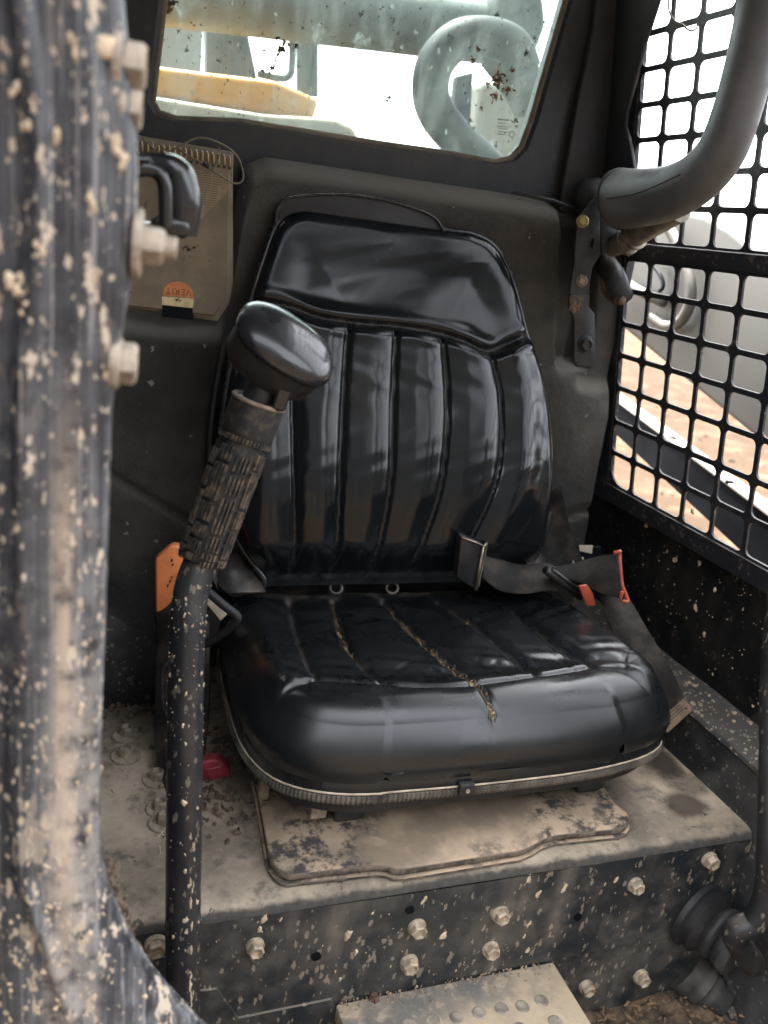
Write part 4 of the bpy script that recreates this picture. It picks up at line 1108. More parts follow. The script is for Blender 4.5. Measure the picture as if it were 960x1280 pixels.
foldv = np.interp(UV[:, 0], fold[:, 0], fold[:, 1])
below = foldv - UV[:, 1]
dm = segdist(UV, fold, False)
H += .007 * edge * sstep(below, 0, .02)                                 # lower pad stands prouder
H += .006 * sstep(d, .02, .12)
H += edge * (.012 * np.exp(-((UV[:, 1] - .13) / .11) ** 2))             # lumbar swell
head = sstep(-below, 0, .02)
H -= .006 * head * np.exp(-((UV[:, 1] - .385) / .05) ** 2) * sstep(d, .02, .07)
H -= .0075 * np.exp(-(dm / .0036) ** 2) * sstep(d, .0, .004)
H += .0018 * np.exp(-((dm - .012) / .008) ** 2)
fade = sstep(UV[:, 1], -.01, .05) * sstep(below, 0.0, .012)
xin = np.zeros(len(UV)); dmin = np.full(len(UV), 9.)
for f in flutes:
    df_ = np.abs(UV[:, 0] - np.interp(UV[:, 1], f[:, 1], f[:, 0])); dmin = np.minimum(dmin, df_)
H -= fade * (.0040 * np.exp(-(dmin / .0024) ** 2))
uA = np.interp(UV[:, 1], flutes[0][:, 1], flutes[0][:, 0]); uD = np.interp(UV[:, 1], flutes[-1][:, 1], flutes[-1][:, 0])
inside = sstep(UV[:, 0], uA - .004, uA + .004) * (1 - sstep(UV[:, 0], uD - .004, uD + .004))
H += fade * inside * .0085 * (1 - (1 - np.clip(dmin / .030, 0, 1)) ** 2)
H += fade * (1 - inside) * .013 * np.exp(-((dmin - .035) / .03) ** 2) * edge   # side bolsters
H -= .030 * (1 - sstep(UV[:, 1], -.012, .05)) * edge                    # tucks in above the cushion
wr = .0004 * np.sin(UV[:, 0] * 70 + 9 * np.sin(UV[:, 1] * 22)) * np.sin(UV[:, 1] * 55 + 3) * sstep(d, .01, .04)
wr += .0006 * np.sin(UV[:, 0] * 17 + 4 * np.sin(UV[:, 1] * 13) + 1) * np.sin(UV[:, 1] * 21) * sstep(d, .01, .06)
H += wr
back_dust = np.clip(.3 * np.exp(-(dm / .004) ** 2) + .4 * fade * np.exp(-(dmin / .003) ** 2) * sstep(.12 - UV[:, 1], 0, .12) + .15 * np.exp(-(d / .003) ** 2), 0, 1)
V = [b3(u, v, h) for (u, v), h in zip(UV, H)]
F = grid_faces(NR, NCc, False)
def set_attr(o, name, vals):
    a_ = o.data.attributes.new(name, 'FLOAT', 'POINT'); v_ = np.zeros(len(o.data.vertices), np.float32); v_[:len(vals)] = vals
    a_.data.foreach_set('value', v_)
def wrinkles(P, n, box, dirs, depth, width, gen):
    """short shallow creases in the vinyl"""
    h = np.zeros(len(P))
    for i in range(n):
        c = np.array([gen.uniform(box[0], box[1]), gen.uniform(box[2], box[3])]); a_ = dirs + gen.normal(0, .45); L = gen.uniform(.008, .03)
        t = np.array([math.cos(a_), math.sin(a_)]); q = P - c; u_ = q @ t; w_ = q @ np.array([-t[1], t[0]]) + 2.5 * (u_ ** 2)
        h -= depth * gen.uniform(.4, 1) * np.exp(-(w_ / width) ** 2 - (u_ / L) ** 2)
    return h
# skirt
ringi = [i * NCc for i in range(NR)] + [(NR - 1) * NCc + j for j in range(1, NCc)] + [i * NCc + NCc - 1 for i in range(NR - 2, -1, -1)]
nb = len(V)
for dep, ins in ((.012, -.001), (.055, .004)):
    for i in ringi:
        u, v = UV[i]; c = np.array([0.0, .22]); dd = nrm(np.array([u, v]) - c) * ins
        V.append(b3(u - dd[0], v - dd[1], -dep))
m_ = len(ringi)
for i in range(m_ - 1):
    F.append((ringi[i], nb + i, nb + i + 1, ringi[i + 1])); F.append((nb + i, nb + m_ + i, nb + m_ + i + 1, nb + i + 1))
bk = mesh('backrest', V, F, MAT['vinyl'], seat, smooth=True); set_attr(bk, 'seam_dust', back_dust)
rp = [b3(*UV[i], .0015) for i in ringi][::3]
V, F = tube(rp, .0040, 10); mesh('piping', V, F, MAT['piping'], bk, smooth=True)
# ribbed side band and back shell
V = []; F = []; rr_ = ringi[::2]
for i in rr_:
    u, v = UV[i]; dd = nrm(np.array([u, v]) - np.array([0., .22]))
    V.append(b3(u + dd[0] * .005, v + dd[1] * .005, -.048)); V.append(b3(u + dd[0] * .010, v + dd[1] * .010, -.054)); V.append(b3(u + dd[0] * .009, v + dd[1] * .009, -.066)); V.append(b3(u - dd[0] * .01, v - dd[1] * .01, -.075))
for i in range(len(rr_) - 1):
    for k in range(3): F.append((i * 4 + k, i * 4 + k + 1, i * 4 + k + 5, i * 4 + k + 4))
F.append(tuple(i * 4 + 3 for i in range(len(rr_))))
mesh('back_shell', V, F, MAT['rubber'], seat, auto=50)
V, F = tube([b3(UV[i][0] + nrm(UV[i] - np.array([0., .22]))[0] * .006, UV[i][1] + nrm(UV[i] - np.array([0., .22]))[1] * .006, -.046) for i in ringi[::2]], [.0032 + .0009 * (k % 2) for k in range(len(ringi[::2]))], 8)
mesh('edge_band', V, F, MAT['rubber_grey'], bk, smooth=True)
# hump of the shell showing above the headrest
hp = [(345, 285), (345, 268), (352, 253), (368, 246), (420, 243), (470, 248), (510, 258), (540, 270), (552, 284), (560, 300)]
P = catmull([at(*p, 'y', 1.112) for p in hp], 5)
V, F = slab(list(P), (0, .018, 0), .003, 2); mesh('shell_hump', V, F, MAT['rubber'], seat, auto=50)
V, F = tube(P + np.array([0, -.001, 0]), .0017, 6); mesh('shell_rim', V, F, MAT['piping'], seat, smooth=True)

# cushion ----------------------------------------------------------------
ZR = .0945
co_l = [(.205, 1.032), (.188, 1.015), (.180, .95), (.177, .87), (.177, .81), (.184, .765), (.200, .730), (.226, .708), (.262, .694), (.300, .6885)]
co_r = [(.650, 1.030), (.678, 1.0), (.689, .94), (.692, .87), (.693, .81), (.691, .775), (.683, .748), (.668, .722), (.635, .704), (.590, .694)]
def fr(x): return .6865 + .6 * (x - .43) ** 2 * .6
co_l = catmull([np.array(p) for p in co_l], 6); co_r = catmull([np.array(p) for p in co_r], 6)
mid_f = np.array([(x, .6865 + .0035 * ((x - .44) / .15) ** 2) for x in np.linspace(.31, .58, 12)])
cout = np.vstack([co_l, mid_f, co_r[::-1]])
NR, NCc = 300, 240
yA, yB = .6868, 1.030
ts = np.linspace(0, 1, NR); ys_ = yA + (yB - yA) * (ts ** 2.3)
def cl_x(C, y):
    o_ = np.argsort(C[:, 1]); return np.interp(y, C[o_, 1], C[o_, 0])
XY = []
for y in ys_:
    if y < .6893:
        w_ = .15 * math.sqrt(max(y - .6865, 0) / .0035); a_, b_ = .44 - w_, .44 + w_
    else: a_, b_ = cl_x(co_l, y), (cl_x(co_r, y) if y > .694 else .575 + .015 * (y - .6893) / .0047)
    if y < .6893: b_ = min(b_, .575)
    if b_ - a_ < .01: a_, b_ = .43, .44
    for s_ in np.sin(np.linspace(-1, 1, NCc) * math.pi / 2) * .6 + np.linspace(-1, 1, NCc) * .4:
        XY.append((a_ + (b_ - a_) * (s_ + 1) / 2, y))
XY = np.array(XY); d = segdist(XY, cout)
def cz(px, py, z=.178):
    p = at(px, py, 'z', z); return p[:2]
crease = catmull([cz(*p) for p in [(316, 905), (337, 874), (365, 860), (398, 853), (440, 856), (479, 859), (530, 861), (576, 860), (625, 854), (673, 847), (710, 841), (740, 837), (775, 843), (815, 856)]], 5)
grooves = [[(363, 739), (372, 780), (385, 825), (398, 852)], [(418, 737), (430, 790), (452, 825), (479, 857)], [(480, 738), (520, 785), (560, 824), (592, 858), (615, 880), (628, 893)], [(548, 740), (585, 765), (630, 805), (672, 846)], [(592, 733), (640, 752), (690, 795), (740, 835)]]
groo = [catmull([cz(*p) for p in g_], 6) for g_ in grooves]
yc = np.interp(XY[:, 0], crease[:, 0], crease[:, 1])
behind = XY[:, 1] - yc
rad_ = (.041 + .008 * np.exp(-((XY[:, 1] - .69) / .05) ** 2)) * (1 - .72 * sstep(XY[:, 1], .90, 1.0))
t_ = np.clip(d / rad_, 0, 1)
edge = np.clip(1 - (1 - t_) ** 2.5, 0, 1) ** (1 / 2.8)
top = .0885 - .015 * sstep(XY[:, 1], .72, 1.03)
dm = segdist(XY, crease, False)
H = edge * top
inn = sstep(behind, -.004, .045) * np.maximum(sstep(d, .03, .09), sstep(XY[:, 1], .93, .99) * sstep(np.minimum(XY[:, 0] - .2, .69 - XY[:, 0]), .03, .08))
H -= .008 * inn
H -= .0048 * np.exp(-(dm / .0042) ** 2) * sstep(d, .004, .03)
H += .0045 * np.exp(-((behind + .035) / .028) ** 2) * sstep(d, .02, .06)
dg = np.full(len(XY), 9.)
for g_ in groo: dg = np.minimum(dg, segdist(XY, g_, False))
H -= .0055 * np.exp(-(dg / .0040) ** 2) * sstep(d, .0, .03)
H += inn * sstep(behind, .005, .06) * .0045 * sstep(dg, 0, .02)
gx0 = np.interp(XY[:, 1], groo[0][::-1, 1], groo[0][::-1, 0]); gx1 = np.interp(XY[:, 1], groo[-1][::-1, 1], groo[-1][::-1, 0])
H += .006 * sstep(behind, 0, .02) * ((1 - sstep(XY[:, 0], gx0 - .05, gx0)) + sstep(XY[:, 0], gx1, gx1 + .05)) * sstep(d, .01, .04)
H += (.0008 * np.sin(XY[:, 0] * 60 + 7 * np.sin(XY[:, 1] * 31)) * np.sin(XY[:, 1] * 47 + 2) + .0014 * np.sin(XY[:, 0] * 19 + 1) * np.sin(XY[:, 1] * 16 + 4 * np.sin(XY[:, 0] * 9))) * sstep(d, .02, .06)
H += wrinkles(XY, 60, (.2, .68, .78, 1.0), 1.6, .0008, .0028, np.random.default_rng(4)) * sstep(d, .01, .04)
H += wrinkles(XY, 30, (.2, .68, .755, .80), 1.2, .0010, .0028, np.random.default_rng(8)) * sstep(d, .01, .04)
cush_dust = np.clip(.45 * np.exp(-(dg / .004) ** 2) * sstep(d, 0, .02) + .22 * np.exp(-(dm / .004) ** 2) * sstep(d, .02, .05) + .7 * sstep(XY[:, 1], .995, 1.025), 0, 1)
# the front swells a little over the rim
C0 = np.array([.44, .87])
V = []
for (x, y), h, dd in zip(XY, H, d):
    bulge = .010 * math.sin(min(h / .07, 1) * math.pi) * (1 - min(dd / .03, 1))
    n_ = nrm(np.array([x, y]) - C0); V.append((x + n_[0] * bulge, y + n_[1] * bulge, ZR + h))
F = grid_faces(NR, NCc)
cu_ = mesh('seat_cushion', V, F, MAT['vinyl_seat'], seat, smooth=True); set_attr(cu_, 'seam_dust', cush_dust)
def cush_z(x, y):
    k = np.argmin((XY[:, 0] - x) ** 2 + (XY[:, 1] - y) ** 2); return ZR + H[k]
rim = catmull([np.array([*p, ZR]) for p in np.vstack([co_l[::6], mid_f[::3], co_r[::-1][::6]])], 8)
def off_rim(o_, z): return [np.array([p[0] + nrm(p[:2] - C0)[0] * o_, p[1] + nrm(p[:2] - C0)[1] * o_, z]) for p in rim]
V, F = tube(off_rim(.004, ZR), .0017, 8); mesh('rim_piping', V, F, MAT['trim_edge'], cu_, smooth=True)
# ribbed trim band under the rim
rimd = []
for a_, b_ in zip(rim[:-1], rim[1:]):
    nn_ = max(1, int(np.linalg.norm(b_ - a_) / .0021))
    for k in range(nn_): rimd.append(a_ + (b_ - a_) * k / nn_)
rimd = np.array(rimd); V = []; F = []
for k, p in enumerate(rimd):
    n_ = nrm(p[:2] - C0); b_ = .0018 if k % 2 else 0.0
    for o_, z in ((.001, ZR - .001), (.0052 + b_, ZR - .003), (.0060 + b_, ZR - .0085), (.0033 + b_, ZR - .0130), (-.004, ZR - .0145)):
        V.append((p[0] + n_[0] * o_, p[1] + n_[1] * o_, z))
for k in range(len(rimd) - 1):
    for j in range(4): F.append((k * 5 + j, k * 5 + j + 1, k * 5 + j + 6, k * 5 + j + 5))
mesh('ribbed_trim', V, F, MAT['trim'], cu_)
c = at(583, 985, 'y', .678); V, F = bevel_box(c + (0, .001, -.001), (.0175, .008, .014), .002)
ck = mesh('trim_clip', V, F, MAT['rubber'], cu_)
put_bolt(ck, c - (0, .003, .001), (0, -1, 0), .0026, .0022, MAT['bolt_old'], 'clip_screw', flange=None)
# pan and mounts under the cushion
pan = [np.array([p[0] - nrm(p[:2] - C0)[0] * .012, p[1] - nrm(p[:2] - C0)[1] * .012, ZR - .012]) for p in rim[::4]]
lip_ = [np.array([p[0] + nrm(p[:2] - C0)[0] * .0050, p[1] + nrm(p[:2] - C0)[1] * .0050, ZR - .004]) for p in rim[::3]]
V, F = slab(lip_, (0, 0, .020), .006, 3); mesh('welt', V, F, MAT['vinyl_seat'], cu_, auto=50)
V, F = slab(pan, (0, 0, -.022), .004, 1); mesh('seat_pan', V, F, MAT['rubber'], seat)
for x in (.29, .60):
    V, F = bevel_box((x, .87, .034), (.035, .26, .034), .004); mesh('slide_rail', V, F, MAT['bracket'], seat)
V, F = bevel_box(at(398, 1005, 'y', .73) + (0, 0, -.004), (.018, .012, .022), .002); mesh('pan_bracket', V, F, MAT['bolt_old'], seat)
V, F = bevel_box((.205, .80, .028), (.012, .012, .028), .002); mesh('pan_bracket', V, F, MAT['bolt_old'], seat)
# torn seams: ragged foam showing in the split grooves
def tear(g_, t0, t1, wmax, name='torn_foam'):
    P = catmull([np.array([*p]) for p in g_[::3]], 10); m_ = len(P); P = P[int(m_ * t0):max(int(m_ * t1), int(m_ * t0) + 4)]
    V = []; K = 7; m_ = len(P); lips = ([], []); rad2 = ([], [])
    ph = random.uniform(0, 9)
    for i, p in enumerate(P):
        tn = nrm(P[min(i + 1, m_ - 1)] - P[max(i - 1, 0)]); s_ = np.array([-tn[1], tn[0]])
        f = min(max(i / (m_ - 1), .02), .985)
        e = math.sin(math.pi * f) ** .5 * wmax * (.75 + .25 * math.sin(i * .9 + ph) + .2 * math.sin(i * 2.3 + ph))
        jl, jr = .9 + .2 * math.sin(i * .55 + ph), .9 + .2 * math.sin(i * .71 + 2 * ph)
        for k in range(K):
            a_ = -1 + 2 * k / (K - 1); w_ = e * a_ * (jl if a_ < 0 else jr)
            q = p + s_ * w_
            V.append((q[0], q[1], cush_z(q[0], q[1]) + (-.0006 if abs(a_) > .9 else random.uniform(-.0012, .0020))))
        for sd_, side in ((-1, 0), (1, 1)):
            q = p + s_ * e * 1.08 * sd_ * (jl if sd_ < 0 else jr); lips[side].append(np.array([q[0], q[1], cush_z(q[0], q[1]) + .0006])); rad2[side].append(.0006 + .0004 * random.random() * math.sin(math.pi * f))
    fm = mesh(name, V, grid_faces(m_, K), MAT['foam'], cu_)
    for side in (0, 1):
        V, F = tube(lips[side], rad2[side], 7); mesh('curled_lip', V, F, MAT['vinyl_dusty'], cu_, smooth=True)
tear(groo[2], 0.02, .92, .0052); tear(groo[2], .76, 1.0, .0056)
tear(groo[1], 0.02, .56, .0040); tear(groo[3], .10, .46, .0030)
# shell well between cushion and backrest, with drain grommets
V = []; NRw = 16
front = catmull([np.array(p) for p in [(.165, .985, .195), (.178, 1.0, .172), (.205, 1.010, .160), (.26, 1.012, .152), (.44, 1.014, .150), (.60, 1.012, .154), (.66, 1.008, .164), (.69, .995, .182), (.705, .975, .20)]], 6)
for i in range(NRw):
    t = i / (NRw - 1)
    for p in front:
        side = sstep(abs(p[0] - .435), .18, .27)
        V.append((p[0] - .010 * t * (p[0] - .435) / .25 * 2, p[1] + .085 * t, p[2] + .009 + .055 * t * t + .05 * side * t - .006 * math.sin(t * 3.1) * (1 - side)))
mesh('shell_well', V, grid_faces(NRw, len(front)), MAT['vinyl_dusty'], seat, smooth=True)
V = []
sh = [[(690, 640), (684, 668), (676, 690), (690, 706), (712, 706), (716, 700)], [(683, 640), (676, 665), (662, 690), (660, 712), (690, 725), (720, 716)]]
L_ = [at(*p, 'y', y) for p, y in zip(sh[0], (1.06, 1.05, 1.04, 1.02, 1.0, .985))]; R_ = [at(*p, 'y', y) for p, y in zip(sh[1], (1.04, 1.03, 1.01, .985, .965, .95))]
V, F = ribbon(L_, R_, .003, 6); mesh('side_flap', V, F, MAT['vinyl_dusty'], seat, smooth=True)
L_ = [at(*p, 'y', y) for p, y in zip([(272, 640), (280, 668), (276, 690), (262, 705), (270, 728), (285, 742)], (1.06, 1.05, 1.04, 1.02, 1.0, .985))]
R_ = [at(*p, 'y', y) for p, y in zip([(284, 640), (296, 668), (310, 690), (318, 708), (325, 726), (332, 740)], (1.04, 1.03, 1.02, 1.01, 1.0, .985))]
V, F = ribbon(L_, R_, .003, 6); mesh('side_flap', V, F, MAT['vinyl_dusty'], seat, smooth=True)
for px, py in [(420, 735), (490, 735)]:
    c = at(px, py, 'y', 1.005); c[2] = max(c[2], cush_z(c[0], .995) - .001)
    V, F = tube([c + .0085 * np.array([math.cos(t), .45 * math.sin(t), .75 * math.sin(t)]) for t in np.linspace(0, 2 * math.pi, 20)[:-1]], .0022, 8, closed=True)
    mesh('drain_grommet', V, F, MAT['vinyl_dusty'], seat, smooth=True)
# bent adjuster handle at the left of the cushion
hp = catmull([at(px, py, 'y', y) for px, py, y in [(235, 718, .95), (258, 738, .94), (280, 757, .93), (295, 769, .925), (295, 776, .925), (284, 788, .93), (266, 800, .94), (240, 812, .96)]], 6)
V, F = tube(hp, .0055, 12); mesh('adjuster_handle', V, F, MAT['rubber'], seat, smooth=True)
V, F = slab([at(px, py, 'y', .955) for px, py in [(250, 730), (263, 742), (284, 768), (276, 776), (250, 745)]], (0, .002, 0), .0004, 1); mesh('guard_strip', V, F, MAT['cream'], seat)
V, F = slab([at(px, py, 'y', .975) for px, py in [(250, 740), (262, 752), (276, 776), (272, 800), (245, 790)]], (0, .004, 0), .001, 1); mesh('bracket_plate', V, F, MAT['vinyl_dusty'], seat)

# ================================================================== seat belts
rt = root('seat_belt', 'dusty black seat belt lying over the right side of the cushion with metal-edged buckle', 'seat belt', at(735, 740, 'y', .93))
# strap from the buckle side down along the cushion to its stitched end
Lp = [((704, 716), 'y', .955), ((722, 716), 'y', .945), ((745, 737), 'x', .700), ((765, 790), 'x', .703), ((792, 850), 'x', .722), ((815, 893), 'x', .748), ((833, 914), 'x', .758)]
Rp = [((702, 708), 'y', .975), ((735, 706), 'y', .965), ((778, 738), 'x', .735), ((808, 785), 'x', .752), ((838, 835), 'x', .772), ((856, 872), 'x', .783), ((865, 885), 'x', .787)]
L_ = [at(*p, a, v) for p, a, v in Lp]; R_ = [at(*p, a, v) for p, a, v in Rp]
V, F = ribbon(L_, R_, .0018, 8); mesh('strap', V, F, MAT['webbing'], rt, smooth=True)
e0, e1 = L_[-1], R_[-1]; t_ = nrm((L_[-1] - L_[-2]) + (R_[-1] - R_[-2])); nn_ = nrm(np.cross(e1 - e0, t_)); nn_ = nn_ if nn_[2] > 0 else -nn_
V, F = slab([e0 - t_ * .016 + nn_ * .001, e1 - t_ * .016 + nn_ * .001, e1 + t_ * .003 + nn_ * .001, e0 + t_ * .003 + nn_ * .001], nn_ * .0035, .0009, 1)
hm = mesh('stitched_hem', V, F, simple('hem', (.20, .145, .095), .85, 0, .3, 60, .2), rt)
mb = MB()
for f in (.14, .22, .86):
    c = e0 + (e1 - e0) * f - t_ * .004 + nn_ * .0048; mb.add(*lathe(c, nn_, [(.0017, -.001), (.0017, .0003)], 8))
for k in (-.013, -.0095, -.006):
    a_, b_ = e0 + (e1 - e0) * .25 + t_ * k + nn_ * .0046, e0 + (e1 - e0) * .8 + t_ * k + nn_ * .0046
    mb.add(*tube([a_, b_], .0004, 5))
mb.build('stitching', MAT['bug_dark'], hm)
# flared sleeve with orange edge
L_ = [at(*p, 'y', y) for p, y in [((690, 712), .955), ((712, 708), .95), ((740, 698), .94), ((772, 691), .92)]]
R_ = [at(*p, 'y', y) for p, y in [((700, 722), .935), ((722, 728), .925), ((748, 740), .91), ((780, 749), .895)]]
V, F = ribbon(L_, R_, .010, 8); sl = mesh('sleeve', V, F, MAT['webbing'], rt, smooth=True)
a_, b_ = L_[-1], R_[-1]
hp = catmull([a_ + (-.006, 0, .000), a_ + (0, -.004, .003), a_ + (.003, 0, 0), a_ + (b_ - a_) * .3 + (.001, 0, 0), a_ + (b_ - a_) * .7 + (.0, 0, 0), b_ + (.005, 0, .001), b_ + (.003, -.003, -.003), b_ + (-.005, 0, 0), b_ + (a_ - b_) * .2 + (-.004, -.004, 0)], 6)
V, F = tube(hp, .0028, 8); mesh('orange_edge', V, F, MAT['red_orange'], sl, smooth=True)
poly = [at(px, py, 'y', .912) for px, py in [(724, 733), (734, 731), (742, 742), (745, 757), (735, 758), (728, 745)]]
V, F = slab(poly, (0, .004, 0), .0012, 2); mesh('orange_tab', V, F, MAT['red_orange'], rt, auto=40)
# buckle
b0 = [at(px, py, 'y', .955) for px, py in [(577, 671), (607, 684), (598, 739), (571, 722)]]
V, F = slab(b0, (.0, .017, .002), .002, 2); bu = mesh('buckle', V, F, MAT['buckle'], rt, auto=40)
q = [at(px, py, 'y', .953) for px, py in [(604, 684), (594, 738)]]
dpt = np.array([.013, .014, .003])
fr_ = [q[0], q[1], q[1] + dpt * .75, q[0] + dpt * .75]
V, F = tube([p for a_, b_ in zip(fr_, fr_[1:] + fr_[:1]) for p in (a_, a_ + (b_ - a_) * .5)], .0017, 8, closed=True); mesh('buckle_rim', V, F, MAT['buckle_metal'], bu, smooth=True)
V, F = slab([fr_[0] + (0, .002, 0), fr_[1] + (0, .002, 0), fr_[2] + (0, .002, 0), fr_[3] + (0, .002, 0)], (-.002, .004, 0)); mesh('buckle_slot', V, F, MAT['rail_dark'], bu)
V, F = tube([at(*p, 'y', .954) for p in [(578, 672), (592, 677), (606, 683)]], .0012, 6); mesh('buckle_rim', V, F, MAT['buckle_metal'], bu, smooth=True)
L_ = [at(*p, 'y', y) for p, y in [((605, 686), .985), ((625, 699), .99), ((650, 706), .985), ((680, 704), .975), ((698, 710), .965)]]
R_ = [at(*p, 'y', y) for p, y in [((603, 722), .955), ((625, 738), .95), ((655, 742), .945), ((684, 738), .94), ((706, 740), .945)]]
V, F = ribbon(L_, R_, .0020, 8); mesh('strap', V, F, MAT['webbing'], rt, smooth=True)
V, F = tube([at(*p, 'y', .935) for p in [(682, 712), (704, 728), (726, 746)]], .0062, 10); mesh('slide_bar', V, F, MAT['buckle'], rt, smooth=True)
V, F = tube([at(*p, 'y', .930) for p in [(690, 712), (712, 728), (732, 744)]], .0026, 8); mesh('slide_bar', V, F, MAT['buckle'], rt, smooth=True)
# left half of the belt
rt = root('seat_belt', 'left seat belt strap in an orange-ended sleeve hanging behind the control lever', 'seat belt', at(215, 900, 'y', .90))
L_ = [at(*p, 'y', y) for p, y in [((197, 752), .985), ((198, 800), .97), ((196, 860), .95), ((194, 920), .92), ((200, 965), .88), ((212, 1002), .835)]]
R_ = [at(*p, 'y', y) for p, y in [((262, 752), .965), ((262, 800), .95), ((262, 860), .93), ((258, 920), .90), ((252, 965), .865), ((246, 1002), .83)]]
V, F = ribbon(L_, R_, .010, 8); mesh('strap_sleeve', V, F, MAT['webbing'], rt, smooth=True)
poly = [at(px, py, 'y', .975) for px, py in [(193, 698), (212, 681), (222, 681), (230, 692), (232, 760), (214, 760), (194, 768)]]
V, F = slab(poly, (.004, .012, 0), .004, 3); osl = mesh('orange_sleeve_end', V, F, MAT['orange'], rt, auto=50)
mb = MB()
for px, py, r in [(215, 700, .0018), (216, 706, .0012), (213, 727, .0018), (210, 732, .0014), (215, 722, .0012)]: blob(mb, at(px, py, 'y', .9742), (0, -1, 0), r, .0006, 1.6, (.3, 0, 1), 7)
mb.build('scuff', MAT['bug_dark'], osl, kind='stuff')
V, F = tube(catmull([at(*p, 'y', .90) for p in [(226, 820), (206, 832), (203, 850), (204, 880), (212, 896), (226, 900)]], 6), .0016, 6); mesh('loop_edge', V, F, MAT['piping'], rt, smooth=True)
# red button of a belt buckle lying by the platform
rt = root('buckle_button', 'faded red plastic buckle button in the dirt beside the seat', 'buckle button', at(268, 975, 'z', .0))
Y0 = .862
poly = [at(px, py, 'y', Y0) for px, py in [(247, 956), (262, 950), (274, 950), (288, 964), (287, 974), (262, 981), (254, 978), (248, 968)]]
V, F = slab(poly, (.004, .020, -.002), .004, 3); mesh('button_cap', V, F, MAT['red'], rt, auto=50)
V, F = slab([at(px, py, 'y', Y0 - .0012) for px, py in [(258, 962), (276, 958), (282, 968), (262, 976)]], (0, .0015, 0), .0006, 1); mesh('raised_face', V, F, MAT['red'], rt)
poly = [at(px, py, 'y', Y0 + .006) for px, py in [(256, 976), (280, 972), (276, 992), (262, 996)]]
V, F = slab(poly, (0, .010, 0), .002, 2); mesh('buckle_body', V, F, MAT['rubber'], rt)

# ================================================================== left control lever
rt = root('control_lever', 'tall black left control lever with ribbed rubber grip and rounded knob', 'control lever', at(228, 1275, 'y', .62))
lp_ = [at(px, py, 'y', y) for px, py, y in [(226, 1330, .615), (228, 1275, .618), (229, 1130, .628), (231, 950, .652), (233, 820, .672), (238, 745, .686), (252, 700, .697)]]
lp_ = catmull(lp_, 10); V, F = tube(lp_, [.0163 - .0012 * i / len(lp_) for i in range(len(lp_))], 24); sh_ = mesh('shaft', V, F, MAT['lever_paint'], rt, smooth=True)
mb = MB()
for i in range(190):
    k = random.randrange(8, len(lp_) - 2); p = lp_[k] + (lp_[k + 1] - lp_[k]) * random.random(); a_ = random.uniform(math.pi * .95, math.pi * 2.05)
    n_ = np.array([math.cos(a_), math.sin(a_), 0]); r_ = random.choice([.0003, .0004, .0005, .0007, .0010]) * random.uniform(.7, 1.3)
    blob(mb, p + n_ * .0158, n_, r_, .0006, random.uniform(1, 2.4), (random.uniform(-.6, .8), 0, 1), 7)
for px, py, r_ in [(241, 782, .002), (230, 770, .0022), (232, 749, .0018), (251, 790, .002), (252, 842, .0018), (232, 868, .002), (224, 850, .002), (232, 930, .0018), (230, 1005, .0035), (247, 1010, .002), (246, 1128, .003), (236, 1108, .003), (232, 1150, .004), (233, 1165, .0035), (217, 1171, .0026), (237, 1215, .002), (232, 1090, .0025), (228, 908, .002)]:
    d_ = ray(px, py); y_ = .60 if py > 1100 else (.63 if py > 900 else .655)
    # walk to the shaft surface
    best = None
    for yy_ in np.linspace(y_ - .03, y_ + .06, 80):
        q = CAM + d_ * (yy_ / d_[1]); k = np.argmin(np.linalg.norm(lp_ - q, axis=1)); v_ = q - lp_[k]; v_[2] = 0
        if np.linalg.norm(v_) < .0162: best = (q, v_); break
    if best: blob(mb, best[0], nrm(best[1]), r_ * .72, .0010, 1.7, (random.uniform(-.3, .4), 0, 1), 9)
for i in range(26):
    k = random.randrange(4, 26); p = lp_[k] + (lp_[k + 1] - lp_[k]) * random.random(); a_ = math.pi * 1.62 + random.gauss(0, .10)
    n_ = np.array([math.cos(a_), math.sin(a_), 0]); blob(mb, p + n_ * .0159, n_, random.uniform(.0008, .0018), .0005, random.uniform(3, 6), (0, 0, 1), 11)
mb.build('mud_specks', MAT['mud'], sh_, kind='stuff')
gp = [at(px, py, 'y', y) for px, py, y in [(251, 703, .697), (258, 682, .700), (275, 635, .705), (294, 582, .710), (308, 545, .712)]]
gp = catmull(gp, 10); grr = np.interp(np.linspace(0, 1, len(gp)), [0, .04, .5, 1], [.0170, .0188, .0198, .0210])
V, F = tube(gp, grr, 28); gr = mesh('rubber_grip', V, F, MAT['grip'], rt, smooth=True)
gl_ = np.linalg.norm(gp[-1] - gp[0]); gd = nrm(gp[-1] - gp[0]); ga, gb = frame(gd, (0, 1, 0))
mb = MB()
def rib(t0, t1, ang, rr0):
    c0 = gp[0] + gd * gl_ * t0; c1 = gp[0] + gd * gl_ * t1
    k0, k1 = int(t0 * (len(gp) - 1)), int(min(t1, 1) * (len(gp) - 1))
    V = []
    for c, k in ((gp[k0], k0), (gp[k1], k1)):
        for da, rr in ((-.066, -.0005), (-.045, .0027), (.045, .0027), (.066, -.0005)):
            n_ = math.cos(ang + da) * ga + math.sin(ang + da) * gb; V.append(c + n_ * (grr[k] + rr))
    mb.add(V, [(0, 1, 5, 4), (1, 2, 6, 5), (2, 3, 7, 6), (0, 3, 2, 1), (4, 5, 6, 7)])
for c_ in range(8):
    for r_ in range(8):
        t0 = .035 + r_ * .116 + (.058 if c_ % 2 else 0); t1 = t0 + .096
        if t1 > .93: continue
        for k in range(4): rib(t0, t1, c_ * math.pi / 4 + (k - 1.5) * .165, 0)
for k in range(44): rib(.938, .995, k * 2 * math.pi / 44, 0)
mb.build('grip_rib', MAT['ribs'], gr, kind='stuff')
cp = [at(px, py, 'y', .7125) for px, py in [(306, 551), (311, 536), (323, 502)]]
